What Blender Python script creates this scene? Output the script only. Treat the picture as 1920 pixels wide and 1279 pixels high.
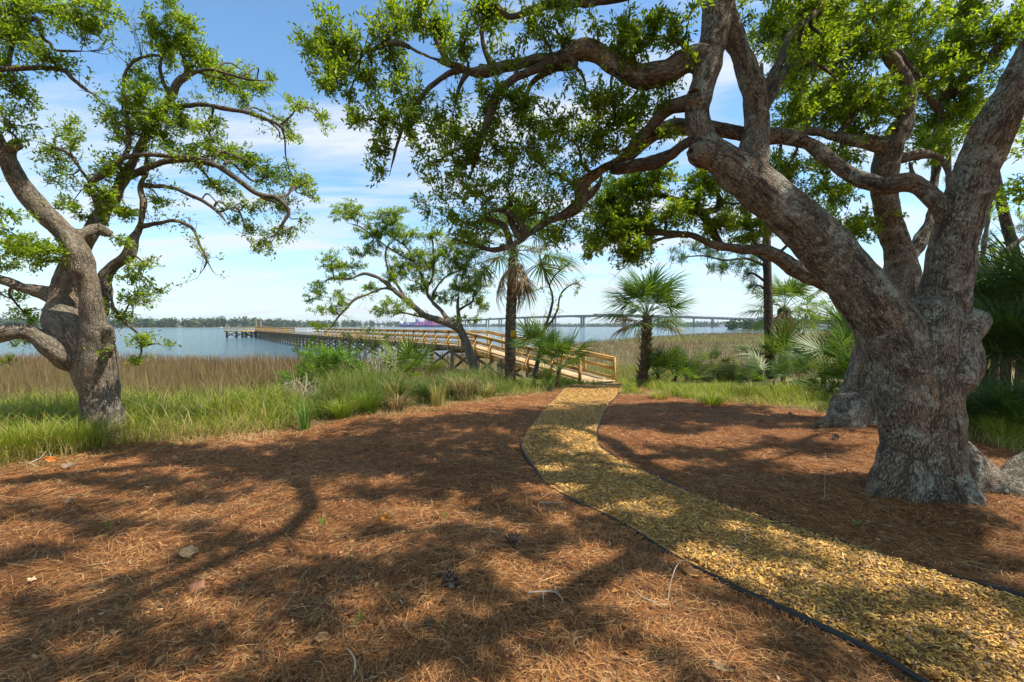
import bpy, math, random
import numpy as np
from mathutils import Vector, Matrix

for o in list(bpy.data.objects):
    bpy.data.objects.remove(o)
SC = bpy.context.scene
COL = SC.collection
RNG = np.random.default_rng(11)
random.seed(11)

# ------------------------------------------------------------------ camera
EYE = 1.7
FPX = 853.0                      # focal length in pixels of the 1920 wide photograph
PITCH = math.radians(1.85)
cam_data = bpy.data.cameras.new('camera')
cam = bpy.data.objects.new('camera', cam_data)
COL.objects.link(cam)
cam_data.sensor_width = 36.0
cam_data.lens = 36.0 * FPX / 1920.0
cam_data.clip_start = 0.05
cam_data.clip_end = 20000
cam.location = (0, 0, EYE)
cam.rotation_euler = (math.pi / 2 - PITCH, 0, 0)
SC.camera = cam

# ------------------------------------------------------------------ sky, sun, exposure
SUN = Vector((0.56, -0.10, 0.82)).normalized()
world = bpy.data.worlds.new('World')
SC.world = world
world.use_nodes = True
nt = world.node_tree
N, L = nt.nodes, nt.links
sky = N.new('ShaderNodeTexSky')
sky.sky_type = 'NISHITA'
sky.sun_disc = False
sky.sun_elevation = math.asin(SUN.z)
sky.sun_rotation = math.atan2(SUN.x, SUN.y)
sky.altitude = 10
sky.air_density = 1.0
sky.dust_density = 0.3
sky.ozone_density = 1.0
bg = N['Background']
bg.inputs[1].default_value = 0.088
tc = N.new('ShaderNodeTexCoord')
sep = N.new('ShaderNodeSeparateXYZ')
L.new(tc.outputs['Generated'], sep.inputs[0])


def wmath(op, a, b=None, clamp=False):
    n = N.new('ShaderNodeMath'); n.operation = op; n.use_clamp = clamp
    for i, v in enumerate((a, b)):
        if v is None: continue
        if isinstance(v, (int, float)): n.inputs[i].default_value = v
        else: L.new(v, n.inputs[i])
    return n.outputs[0]


zc = wmath('MAXIMUM', sep.outputs[2], 0.0)
den = wmath('ADD', zc, 0.16)
u_ = wmath('DIVIDE', sep.outputs[0], den)
v_ = wmath('DIVIDE', sep.outputs[1], den)
comb = N.new('ShaderNodeCombineXYZ')
L.new(u_, comb.inputs[0]); L.new(v_, comb.inputs[1])
mp = N.new('ShaderNodeMapping')
mp.inputs['Rotation'].default_value = (0, 0, math.radians(-28))
mp.inputs['Scale'].default_value = (0.75, 2.3, 1)
mp.inputs['Location'].default_value = (1.3, 0.4, 0)
L.new(comb.outputs[0], mp.inputs[0])
nz = N.new('ShaderNodeTexNoise')
nz.inputs['Scale'].default_value = 1.15
nz.inputs['Detail'].default_value = 9
nz.inputs['Roughness'].default_value = 0.58
nz.inputs['Distortion'].default_value = 0.5
L.new(mp.outputs[0], nz.inputs['Vector'])
cr = N.new('ShaderNodeValToRGB')
cr.color_ramp.elements[0].position = 0.43
cr.color_ramp.elements[0].color = (0, 0, 0, 1)
cr.color_ramp.elements[1].position = 0.63
cr.color_ramp.elements[1].color = (1, 1, 1, 1)
L.new(nz.outputs['Fac'], cr.inputs[0])
cf = wmath('MULTIPLY', cr.outputs[0], 0.9)
hz = wmath('SUBTRACT', 1.0, wmath('MULTIPLY', zc, 3.2), True)
hz = wmath('MULTIPLY', wmath('POWER', hz, 1.6), 0.62)
fac = hz
mixw = N.new('ShaderNodeMix'); mixw.data_type = 'RGBA'
L.new(fac, mixw.inputs['Factor'])
hsv = N.new('ShaderNodeHueSaturation')
hsv.inputs['Saturation'].default_value = 1.0
hsv.inputs['Value'].default_value = 1.75
L.new(sky.outputs[0], hsv.inputs['Color'])
tint = N.new('ShaderNodeMix'); tint.data_type = 'RGBA'; tint.blend_type = 'MULTIPLY'; tint.inputs['Factor'].default_value = 1.0
tint.inputs['B'].default_value = (0.78, 1.0, 1.08, 1)
L.new(hsv.outputs[0], tint.inputs['A'])
L.new(tint.outputs['Result'], mixw.inputs['A'])
mixw.inputs['B'].default_value = (5.5, 6.1, 6.9, 1)
mixk = N.new('ShaderNodeMix'); mixk.data_type = 'RGBA'
L.new(cf, mixk.inputs['Factor'])
L.new(mixw.outputs['Result'], mixk.inputs['A'])
mixk.inputs['B'].default_value = (6.9, 7.35, 7.8, 1)
L.new(mixk.outputs['Result'], bg.inputs[0])

sun_data = bpy.data.lights.new('sun', 'SUN')
sun_data.energy = 5.0
sun_data.angle = math.radians(0.55)
sun_data.color = (1.0, 0.91, 0.76)
sun = bpy.data.objects.new('sun', sun_data)
COL.objects.link(sun)
sun.rotation_euler = SUN.to_track_quat('Z', 'Y').to_euler()

SC.view_settings.view_transform = 'Standard'
SC.view_settings.look = 'None'
SC.view_settings.gamma = 1.0
SC.view_settings.use_curve_mapping = False
SC.view_settings.exposure = 0.58
SC.render.engine = 'CYCLES'
SC.cycles.use_denoising = True
SC.cycles.max_bounces = 8
SC.cycles.transparent_max_bounces = 8
SC.cycles.sample_clamp_indirect = 6.0

# ------------------------------------------------------------------ pixel -> place helper
CP, SP = math.cos(PITCH), math.sin(PITCH)


def P(px, py, d):
    """World point whose horizontal distance in front of the camera is d metres and that the photo shows at px, py."""
    cx = (px - 960.0) / FPX
    cy = (639.5 - py) / FPX
    dy = CP + cy * SP
    dz = -SP + cy * CP
    s = d / dy
    return np.array((cx * s, d, EYE + dz * s))


def proj(p):
    y = p[1]; z = p[2] - EYE
    f = y * CP - z * SP
    u = y * SP + z * CP
    return 960 + FPX * p[0] / max(f, 1e-3), 639.5 - FPX * u / max(f, 1e-3)


# ------------------------------------------------------------------ numpy noise
_LAT = np.random.default_rng(5).random((64, 64, 64)).astype(np.float32)


def vnoise3(p, freq=1.0):
    q = np.asarray(p, dtype=np.float64) * freq + 1000.37
    i = np.floor(q).astype(int)
    f = q - i
    f = f * f * (3 - 2 * f)
    i &= 63
    j = (i + 1) & 63
    x0, y0, z0 = i.T; x1, y1, z1 = j.T
    fx, fy, fz = f.T
    c00 = _LAT[x0, y0, z0] * (1 - fx) + _LAT[x1, y0, z0] * fx
    c10 = _LAT[x0, y1, z0] * (1 - fx) + _LAT[x1, y1, z0] * fx
    c01 = _LAT[x0, y0, z1] * (1 - fx) + _LAT[x1, y0, z1] * fx
    c11 = _LAT[x0, y1, z1] * (1 - fx) + _LAT[x1, y1, z1] * fx
    return (c00 * (1 - fy) + c10 * fy) * (1 - fz) + (c01 * (1 - fy) + c11 * fy) * fz


def vnoise2(x, y, freq=1.0):
    x = np.asarray(x, float); y = np.asarray(y, float)
    return vnoise3(np.stack([x.ravel(), y.ravel(), np.full(x.size, 3.3)], 1), freq).reshape(x.shape)


def sstep(a, b, x):
    t = np.clip((np.asarray(x, float) - a) / (b - a), 0, 1)
    return t * t * (3 - 2 * t)


# ------------------------------------------------------------------ ground shape
_SX = np.array([-400, -60, -20, -9, -4, 4, 17, 57, 88, 160, 400, 900.])
_SY = np.array([60, 35, 33, 34, 44, 60, 86, 150, 185, 260, 420, 500.])


def shore(x):
    return np.interp(x, _SX, _SY)


def inland(x, y):
    x = np.asarray(x, float); y = np.asarray(y, float)
    return y + 0.5 * np.maximum(0, -x - 1.5) - 0.28 * np.maximum(0, x - 6.5)


def gz(x, y):
    u = inland(x, y)
    z = -0.33 * sstep(8.5, 16.5, u) - 0.75 * sstep(15.5, 22, u)
    return z - 1.6 * sstep(0, 7, np.asarray(y, float) - shore(x))


def G(px, py):
    """Ground point that the photo shows at px, py."""
    d = 5.0
    for _ in range(60):
        p = P(px, py, d)
        slope = (EYE - p[2]) / d
        d = 0.5 * d + 0.5 * (EYE - float(gz(p[0], p[1]))) / max(slope, 1e-4)
    p = P(px, py, d)
    return np.array((p[0], p[1], float(gz(p[0], p[1]))))


# ------------------------------------------------------------------ mesh helpers
def mesh_np(name, verts, faces, mat, parent=None, col=None, smooth=False, attrs=None):
    """faces: list of (n,3) or (n,4) int arrays."""
    if not isinstance(faces, (list, tuple)):
        faces = [faces]
    faces = [f for f in faces if len(f)]
    me = bpy.data.meshes.new(name)
    verts = np.ascontiguousarray(verts, dtype=np.float32)
    me.vertices.add(len(verts))
    me.vertices.foreach_set('co', verts.ravel())
    idx = np.concatenate([f.ravel() for f in faces]).astype(np.int32)
    sizes = np.concatenate([np.full(len(f), f.shape[1]) for f in faces])
    starts = np.concatenate([[0], np.cumsum(sizes)[:-1]]).astype(np.int32)
    me.loops.add(len(idx))
    me.loops.foreach_set('vertex_index', idx)
    me.polygons.add(len(sizes))
    me.polygons.foreach_set('loop_start', starts)
    if smooth:
        me.polygons.foreach_set('use_smooth', np.ones(len(sizes), dtype=bool))
    if col is not None:
        a = me.attributes.new('col', 'FLOAT_COLOR', 'POINT')
        c4 = np.ones((len(verts), 4), dtype=np.float32)
        c4[:, :3] = col
        a.data.foreach_set('color', c4.ravel())
    for k, v in (attrs or {}).items():
        a = me.attributes.new(k, 'FLOAT_VECTOR', 'POINT')
        a.data.foreach_set('vector', np.ascontiguousarray(v, dtype=np.float32).ravel())
    me.update(calc_edges=True)
    if mat is not None:
        me.materials.append(mat)
    o = bpy.data.objects.new(name, me)
    COL.objects.link(o)
    if parent is not None:
        o.parent = parent
    return o


def link_copy(o, parent=None):
    c = o.copy(); COL.objects.link(c); c.parent = parent
    return c


def tag(o, label=None, cat=None, group=None, kind=None):
    if label: o['label'] = label
    if cat: o['category'] = cat
    if group: o['group'] = group
    if kind: o['kind'] = kind
    return o


def empty(name, loc, label=None, cat=None, group=None):
    o = bpy.data.objects.new(name, None)
    o.location = tuple(float(v) for v in loc)
    o.empty_display_size = 0.2
    COL.objects.link(o)
    return tag(o, label, cat, group)


_BOXF = np.array([[0, 1, 3, 2], [4, 6, 7, 5], [0, 4, 5, 1], [2, 3, 7, 6], [0, 2, 6, 4], [1, 5, 7, 3]])


def beam_v(p0, p1, w, h, up=(0, 0, 1)):
    """Verts of a bar from p0 to p1: w across, h along up."""
    p0 = np.array(p0, float); p1 = np.array(p1, float)
    t = p1 - p0; t /= np.linalg.norm(t)
    up = np.array(up, float)
    s = np.cross(t, up)
    if np.linalg.norm(s) < 1e-6:
        s = np.cross(t, (1, 0, 0))
    s /= np.linalg.norm(s)
    n = np.cross(s, t)
    out = []
    for p in (p0, p1):
        for a in (-1, 1):
            for b in (-1, 1):
                out.append(p + s * a * w / 2 + n * b * h / 2)
    return np.array(out)


class MB:
    def __init__(self): self.v = []; self.f = {3: [], 4: []}; self.n = 0; self.c = []
    def add(self, v, f, col=None):
        f = np.asarray(f)
        self.v.append(np.asarray(v, float)); self.f[f.shape[1]].append(f + self.n); self.n += len(v)
        if col is not None: self.c.append(np.broadcast_to(np.asarray(col, float), (len(v), 3)))
    def beam(self, p0, p1, w, h, up=(0, 0, 1)): self.add(beam_v(p0, p1, w, h, up), _BOXF)
    def build(self, name, mat, parent=None, smooth=False, attrs=None):
        fs = [np.concatenate(self.f[k]) for k in (3, 4) if self.f[k]]
        return mesh_np(name, np.concatenate(self.v), fs, mat, parent, np.concatenate(self.c) if self.c else None, smooth, attrs)


def beam_obj(name, p0, p1, w, h, mat, parent, up=(0, 0, 1)):
    return mesh_np(name, beam_v(p0, p1, w, h, up), _BOXF, mat, parent)


def smooth_path(pts, step):
    """Catmull-Rom through rows (x, y, z, r), resampled about every step metres."""
    p = np.array(pts, float)
    if len(p) < 3:
        n = max(2, int(np.linalg.norm(p[1, :3] - p[0, :3]) / step) + 1)
        t = np.linspace(0, 1, n)[:, None]
        return p[0] * (1 - t) + p[1] * t
    q = np.vstack([2 * p[0] - p[1], p, 2 * p[-1] - p[-2]])
    out = []
    for i in range(len(p) - 1):
        a, b, c, d = q[i:i + 4]
        n = max(2, int(np.linalg.norm(c[:3] - b[:3]) / step) + 1)
        t = np.linspace(0, 1, n, endpoint=False)[:, None]
        out.append(0.5 * ((2 * b) + (c - a) * t + (2 * a - 5 * b + 4 * c - d) * t ** 2 + (3 * b - a - 3 * c + d) * t ** 3))
    out.append(p[-1:])
    r = np.vstack(out)
    r[:, 3] = np.maximum(r[:, 3], p[:, 3].min() * 0.6)
    return r


def frames(path):
    t = np.gradient(path, axis=0)
    t /= np.linalg.norm(t, axis=1)[:, None] + 1e-12
    n = np.zeros_like(t)
    a = np.array((1., 0, 0)) if abs(t[0][0]) < 0.8 else np.array((0, 1., 0))
    v = a - t[0] * a.dot(t[0]); n[0] = v / np.linalg.norm(v)
    for i in range(1, len(t)):
        v = n[i - 1] - t[i] * n[i - 1].dot(t[i])
        n[i] = v / (np.linalg.norm(v) + 1e-12)
    return t, n, np.cross(t, n)


def tube(path, sides, cap=False):
    c, r = path[:, :3], path[:, 3]
    t, n, b = frames(c)
    if cap:
        L0 = c[0] - t[0] * r[0] * 0.5; L1 = c[-1] + t[-1] * r[-1] * 0.5
        c = np.vstack([L0, c, L1]); r = np.concatenate([[r[0] * 0.55], r, [r[-1] * 0.55]])
        n = np.vstack([n[:1], n, n[-1:]]); b = np.vstack([b[:1], b, b[-1:]])
    a = np.linspace(0, 2 * math.pi, sides, endpoint=False)
    ring = n[:, None, :] * np.cos(a)[None, :, None] + b[:, None, :] * np.sin(a)[None, :, None]
    v = (c[:, None, :] + ring * r[:, None, None]).reshape(-1, 3)
    m = len(c)
    i = np.arange(m - 1)[:, None] * sides
    j = np.arange(sides)[None, :]; k = (j + 1) % sides
    f = np.stack([i + j, i + k, i + sides + k, i + sides + j], -1).reshape(-1, 4)
    return v, f


# ------------------------------------------------------------------ materials
def new_mat(name):
    m = bpy.data.materials.new(name); m.use_nodes = True
    return m, m.node_tree.nodes, m.node_tree.links, m.node_tree.nodes['Principled BSDF']


def ramp(N, L, src, stops):
    r = N.new('ShaderNodeValToRGB')
    e = r.color_ramp.elements
    while len(e) < len(stops): e.new(0.5)
    for i, (p, c) in enumerate(stops):
        e[i].position = p
        e[i].color = (*c, 1) if len(c) == 3 else c
    L.new(src, r.inputs[0])
    return r.outputs[0]


def noise(N, L, vec, scale, detail=4, rough=0.55, dist=0.0):
    n = N.new('ShaderNodeTexNoise')
    n.inputs['Scale'].default_value = scale; n.inputs['Detail'].default_value = detail
    n.inputs['Roughness'].default_value = rough; n.inputs['Distortion'].default_value = dist
    if vec is not None: L.new(vec, n.inputs['Vector'])
    return n.outputs['Fac']


def mixc(N, L, fac, a, b, blend='MIX'):
    m = N.new('ShaderNodeMix'); m.data_type = 'RGBA'; m.blend_type = blend
    for s, v in (('Factor', fac), ('A', a), ('B', b)):
        k = m.inputs[s] if s != 'Factor' else m.inputs[0]
        if s == 'A': k = m.inputs[6]
        if s == 'B': k = m.inputs[7]
        if isinstance(v, (int, float)): k.default_value = v
        elif isinstance(v, tuple): k.default_value = (*v, 1) if len(v) == 3 else v
        else: L.new(v, k)
    return m.outputs[2]


def mapping(N, L, vec, scale=(1, 1, 1), rot=(0, 0, 0)):
    m = N.new('ShaderNodeMapping')
    m.inputs['Scale'].default_value = scale; m.inputs['Rotation'].default_value = rot
    L.new(vec, m.inputs[0])
    return m.outputs[0]


def bump(N, L, h, bsdf, strength=0.5, dist=0.02):
    b = N.new('ShaderNodeBump')
    b.inputs['Strength'].default_value = strength; b.inputs['Distance'].default_value = dist
    L.new(h, b.inputs['Height']); L.new(b.outputs[0], bsdf.inputs['Normal'])


def objco(N):
    return N.new('ShaderNodeTexCoord').outputs['Object']


def attr(N, name):
    a = N.new('ShaderNodeAttribute'); a.attribute_name = name
    return a


def leaf_mat(name, trans=0.4, rough=0.42, boost=(1.5, 1.7, 0.7)):
    """Thin leaf: reflects its own colour, lets a yellower light through."""
    m, N, L, B = new_mat(name)
    a = attr(N, 'col').outputs['Color']
    L.new(a, B.inputs['Base Color'])
    B.inputs['Roughness'].default_value = rough
    B.inputs['Specular IOR Level'].default_value = 0.45
    t = N.new('ShaderNodeBsdfTranslucent')
    L.new(mixc(N, L, 1.0, a, boost, 'MULTIPLY'), t.inputs['Color'])
    mx = N.new('ShaderNodeMixShader'); mx.inputs[0].default_value = trans
    L.new(B.outputs[0], mx.inputs[1]); L.new(t.outputs[0], mx.inputs[2])
    L.new(mx.outputs[0], N['Material Output'].inputs['Surface'])
    return m


def bark_mat(name, plate=(0.27, 0.225, 0.18), plate2=(0.17, 0.135, 0.11), crack=(0.03, 0.024, 0.02), lichen=0.5, scale=44.0, stretch=0.30, depth=0.016):
    m, N, L, B = new_mat(name)
    v = attr(N, 'bark_co').outputs['Vector']
    ob = objco(N)
    wob = N.new('ShaderNodeTexNoise'); wob.inputs['Scale'].default_value = 11; wob.inputs['Detail'].default_value = 4
    L.new(v, wob.inputs['Vector'])
    ad = N.new('ShaderNodeVectorMath'); ad.operation = 'MULTIPLY_ADD'
    L.new(wob.outputs['Color'], ad.inputs[0]); ad.inputs[1].default_value = (0.06, 0.06, 0.16); L.new(v, ad.inputs[2])
    mv = mapping(N, L, ad.outputs[0], (1, 1, stretch))
    vo = N.new('ShaderNodeTexVoronoi'); vo.feature = 'DISTANCE_TO_EDGE'; vo.inputs['Scale'].default_value = scale
    L.new(mv, vo.inputs['Vector'])
    vc = N.new('ShaderNodeTexVoronoi'); vc.inputs['Scale'].default_value = scale
    L.new(mv, vc.inputs['Vector'])
    fine = noise(N, L, mapping(N, L, v, (1, 1, 0.45)), 95, 6, 0.7)
    furrow = noise(N, L, mapping(N, L, ad.outputs[0], (1, 1, 0.16)), 17, 5, 0.6, 0.5)
    big = noise(N, L, v, 2.6, 4, 0.6)
    patchy = noise(N, L, v, 6.0, 4, 0.6)
    edge = ramp(N, L, vo.outputs['Distance'], [(0.01, (0, 0, 0)), (0.15, (0.75, 0.75, 0.75)), (0.4, (1, 1, 1))])
    # cracks open and close along the limb, so that plates differ in size and depth
    shut = ramp(N, L, patchy, [(0.46, (0, 0, 0)), (0.74, (0.7, 0.7, 0.7))])
    edge = mixc(N, L, shut, edge, (1, 1, 1))
    c1 = mixc(N, L, ramp(N, L, big, [(0.3, (0, 0, 0)), (0.7, (1, 1, 1))]), plate2, plate)
    sepc = N.new('ShaderNodeSeparateColor'); L.new(vc.outputs['Color'], sepc.inputs[0])
    c1 = mixc(N, L, 0.55, c1, ramp(N, L, sepc.outputs[0], [(0, (0.5, 0.5, 0.5)), (1, (1.4, 1.35, 1.3))]), 'MULTIPLY')
    c1 = mixc(N, L, ramp(N, L, fine, [(0.42, (0, 0, 0)), (0.72, (0.6, 0.6, 0.6))]), c1, tuple(x * 1.55 for x in plate))
    c1 = mixc(N, L, ramp(N, L, fine, [(0.28, (0.7, 0.7, 0.7)), (0.46, (0, 0, 0))]), c1, tuple(x * .45 for x in plate2))
    wide_ = noise(N, L, ob, 1.3, 5, 0.65, 0.4)
    c1 = mixc(N, L, 1.0, c1, ramp(N, L, wide_, [(0.32, (1.12, 0.93, 0.76)), (0.5, (1, 1, 1)), (0.68, (0.74, 0.80, 0.80))]), 'MULTIPLY')
    fur = ramp(N, L, furrow, [(0.36, (0.08, 0.08, 0.08)), (0.48, (1, 1, 1))])
    c2 = mixc(N, L, mixc(N, L, 1.0, edge, fur, 'MULTIPLY'), crack, c1)
    ln = noise(N, L, ob, 5.5, 6, 0.72, 0.6)
    lmask = ramp(N, L, ln, [(0.60 - 0.10 * lichen, (0, 0, 0)), (0.66 - 0.10 * lichen, (lichen, lichen, lichen))])
    ln2 = noise(N, L, ob, 34, 4, 0.65)
    lmask = mixc(N, L, 1.0, lmask, ramp(N, L, ln2, [(0.42, (0.1, 0.1, 0.1)), (0.58, (1, 1, 1))]), 'MULTIPLY')
    c3 = mixc(N, L, lmask, c2, (0.36, 0.39, 0.33))
    L.new(c3, B.inputs['Base Color'])
    B.inputs['Roughness'].default_value = 0.9
    B.inputs['Specular IOR Level'].default_value = 0.15
    hh = mixc(N, L, 0.30, mixc(N, L, 0.5, edge, fur, 'MULTIPLY'), fine)
    bump(N, L, hh, B, 0.85, depth)
    return m


def plain_mat(name, col, rough=0.7, spec=0.3, var=0.25, scale=6.0, bumpd=0.0, metal=0.0, stretch=(1, 1, 1), each=None):
    m, N, L, B = new_mat(name)
    ob = objco(N)
    f = noise(N, L, mapping(N, L, ob, stretch), scale, 5, 0.6)
    lo = tuple(c * (1 - var) for c in col); hi = tuple(min(1, c * (1 + var)) for c in col)
    c = ramp(N, L, f, [(0.25, lo), (0.75, hi)])
    if each:                                           # boards differ from one another: some greyed, some darker
        r = N.new('ShaderNodeObjectInfo').outputs['Random']
        c = mixc(N, L, ramp(N, L, r, [(0.35, (0, 0, 0)), (1.0, (0.5, 0.5, 0.5))]), c, each)
        st = noise(N, L, ob, 1.4, 5, 0.7)
        c = mixc(N, L, 1.0, c, ramp(N, L, st, [(0.3, (0.62, 0.58, 0.55)), (0.6, (1.05, 1.03, 1.0))]), 'MULTIPLY')
    L.new(c, B.inputs['Base Color'])
    B.inputs['Roughness'].default_value = rough
    B.inputs['Specular IOR Level'].default_value = spec
    B.inputs['Metallic'].default_value = metal
    if bumpd: bump(N, L, f, B, 0.6, bumpd)
    return m


def col_mat(name, rough=0.8, spec=0.2):
    m, N, L, B = new_mat(name)
    a = attr(N, 'col').outputs['Color']
    f = noise(N, L, objco(N), 30, 3)
    L.new(mixc(N, L, 1.0, a, ramp(N, L, f, [(0.3, (0.8, 0.8, 0.8)), (0.7, (1.15, 1.15, 1.15))]), 'MULTIPLY'), B.inputs['Base Color'])
    B.inputs['Roughness'].default_value = rough
    B.inputs['Specular IOR Level'].default_value = spec
    return m


M = {}
M['leaf'] = leaf_mat('oak_leaf', 0.55, 0.40, (2.3, 2.15, 0.6))
M['leaf_soft'] = leaf_mat('soft_leaf', 0.5, 0.5, (2.0, 2.0, 0.6))
M['frond'] = leaf_mat('palm_frond', 0.28, 0.5, (1.6, 1.6, 0.6))
M['blade'] = leaf_mat('grass_blade', 0.35, 0.6, (1.2, 1.3, 0.7))
M['dry_blade'] = leaf_mat('dry_blade', 0.25, 0.8, (1.1, 1.05, 0.8))
M['far_leaf'] = leaf_mat('far_leaf', 0.15, 0.8, (1.1, 1.2, 0.8))
M['bark'] = bark_mat('oak_bark', (0.285, 0.245, 0.195), (0.175, 0.145, 0.113), (0.042, 0.034, 0.027), 0.8, 50)
M['bark_pale'] = bark_mat('pale_oak_bark', (0.32, 0.275, 0.215), (0.21, 0.175, 0.135), (0.08, 0.062, 0.05), 0.4, 52, 0.33, 0.016)
M['bark_thin'] = bark_mat('branch_bark', (0.20, 0.165, 0.13), (0.11, 0.09, 0.072), (0.05, 0.04, 0.033), 0.45, 60, 0.4, 0.006)
M['pine_bark'] = bark_mat('pine_bark', (0.15, 0.105, 0.08), (0.085, 0.062, 0.05), (0.03, 0.024, 0.02), 0.1, 14, 0.5, 0.03)
M['palm_trunk'] = bark_mat('palm_trunk_skin', (0.20, 0.145, 0.10), (0.125, 0.09, 0.065), (0.06, 0.045, 0.035), 0.1, 16, 2.6, 0.012)
M['boot'] = plain_mat('leaf_base_husk', (0.27, 0.19, 0.12), 0.85, 0.2, 0.4, 14, 0.004)
M['stem_dark'] = plain_mat('palmetto_stem_husk', (0.10, 0.075, 0.05), 0.9, 0.15, 0.45, 16, 0.004)
M['wood_new'] = plain_mat('new_yellow_lumber', (0.62, 0.365, 0.095), 0.65, 0.25, 0.25, 5, 0.002, 0, (6, 6, 1), (0.40, 0.29, 0.15))
M['wood_deck'] = plain_mat('pale_deck_lumber', (0.58, 0.42, 0.24), 0.75, 0.2, 0.25, 4, 0.002, 0, (1, 1, 1), (0.42, 0.36, 0.28))
M['wood_pile'] = plain_mat('weathered_pile_wood', (0.20, 0.17, 0.115), 0.85, 0.15, 0.35, 3, 0.006)
M['wood_dark'] = plain_mat('dark_tarred_pile', (0.075, 0.065, 0.055), 0.8, 0.2, 0.3, 3, 0.004)
M['needle'] = col_mat('pine_needle_litter', 0.7, 0.3)
M['chip'] = col_mat('wood_chip', 0.75, 0.25)
M['edging'] = plain_mat('black_plastic_edging', (0.012, 0.013, 0.016), 0.42, 0.5, 0.3, 9, 0.002)
M['concrete'] = plain_mat('bridge_concrete', (0.10, 0.115, 0.13), 0.85, 0.2, 0.1, 0.05)
M['white_metal'] = plain_mat('white_painted_metal', (0.78, 0.79, 0.8), 0.4, 0.5, 0.04, 3)
M['twig_grey'] = plain_mat('bleached_twig', (0.40, 0.34, 0.28), 0.8, 0.2, 0.3, 30, 0.001)
M['black_tag'] = plain_mat('black_plate', (0.015, 0.015, 0.016), 0.5, 0.4, 0.2, 8)
M['yellow_board'] = plain_mat('yellow_ochre_board', (0.62, 0.33, 0.04), 0.6, 0.3, 0.12, 12, 0.001)

# ground: needle litter, thatch and marsh mud told apart by where they lie ("zone" is r litter, g thatch, b mud)
m, N_, L_, B_ = new_mat('ground_soil')
ob = objco(N_)
zone = N_.new('ShaderNodeSeparateColor'); L_.new(attr(N_, 'col').outputs['Color'], zone.inputs[0])
cols = []
for rot, sc in ((0.3, (60, 7, 1)), (1.4, (55, 6, 1)), (2.3, (64, 8, 1)), (0.9, (50, 6, 1))):
    cols.append(noise(N_, L_, mapping(N_, L_, ob, sc, (0, 0, rot)), 1.0, 3, 0.5, 0.8))
mx1 = N_.new('ShaderNodeMath'); mx1.operation = 'MAXIMUM'; L_.new(cols[0], mx1.inputs[0]); L_.new(cols[1], mx1.inputs[1])
mx2 = N_.new('ShaderNodeMath'); mx2.operation = 'MAXIMUM'; L_.new(cols[2], mx2.inputs[0]); L_.new(cols[3], mx2.inputs[1])
mx3 = N_.new('ShaderNodeMath'); mx3.operation = 'MAXIMUM'; L_.new(mx1.outputs[0], mx3.inputs[0]); L_.new(mx2.outputs[0], mx3.inputs[1])
straw = ramp(N_, L_, mx3.outputs[0], [(0.42, (0.075, 0.030, 0.011)), (0.58, (0.22, 0.090, 0.032)), (0.75, (0.37, 0.178, 0.070))])
patch = noise(N_, L_, ob, 1.3, 4, 0.6)
straw = mixc(N_, L_, 1.0, straw, ramp(N_, L_, patch, [(0.3, (0.75, 0.72, 0.7)), (0.7, (1.15, 1.1, 1.05))]), 'MULTIPLY')
thatch = ramp(N_, L_, noise(N_, L_, ob, 9, 6, 0.7), [(0.3, (0.07, 0.055, 0.025)), (0.5, (0.20, 0.16, 0.075)), (0.7, (0.36, 0.29, 0.17))])
mud = ramp(N_, L_, noise(N_, L_, ob, 0.35, 6, 0.65), [(0.3, (0.085, 0.065, 0.035)), (0.5, (0.14, 0.115, 0.05)), (0.7, (0.17, 0.16, 0.06))])
g1 = mixc(N_, L_, zone.outputs[1], straw, thatch)
g2 = mixc(N_, L_, zone.outputs[2], g1, mud)
L_.new(g2, B_.inputs['Base Color'])
B_.inputs['Roughness'].default_value = 0.9
B_.inputs['Specular IOR Level'].default_value = 0.15
bump(N_, L_, mx3.outputs[0], B_, 0.6, 0.01)
M['ground'] = m

m, N_, L_, B_ = new_mat('wood_chip_bed')
ob = objco(N_)
vo = N_.new('ShaderNodeTexVoronoi'); vo.inputs['Scale'].default_value = 34
L_.new(mapping(N_, L_, ob, (1, 2.2, 1), (0, 0, 0.5)), vo.inputs['Vector'])
sc_ = N_.new('ShaderNodeSeparateColor'); L_.new(vo.outputs['Color'], sc_.inputs[0])
L_.new(ramp(N_, L_, sc_.outputs[0], [(0.0, (0.17, 0.085, 0.024)), (0.4, (0.40, 0.215, 0.052)), (1.0, (0.58, 0.36, 0.105))]), B_.inputs['Base Color'])
B_.inputs['Roughness'].default_value = 0.85
bump(N_, L_, vo.outputs['Distance'], B_, 0.6, 0.012)
M['path'] = m

m, N_, L_, B_ = new_mat('river_water')
ob = objco(N_)
B_.inputs['Base Color'].default_value = (0.075, 0.15, 0.19, 1)
B_.inputs['Roughness'].default_value = 0.09
B_.inputs['IOR'].default_value = 1.33
w1 = noise(N_, L_, mapping(N_, L_, ob, (0.35, 1.1, 1), (0, 0, 0.25)), 1.6, 6, 0.62, 0.4)
w2 = noise(N_, L_, mapping(N_, L_, ob, (0.03, 0.12, 1), (0, 0, -0.1)), 1.0, 4, 0.6, 0.3)
hh = mixc(N_, L_, 0.35, w1, w2)
bump(N_, L_, hh, B_, 1.0, 1.1)
M['water'] = m

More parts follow.
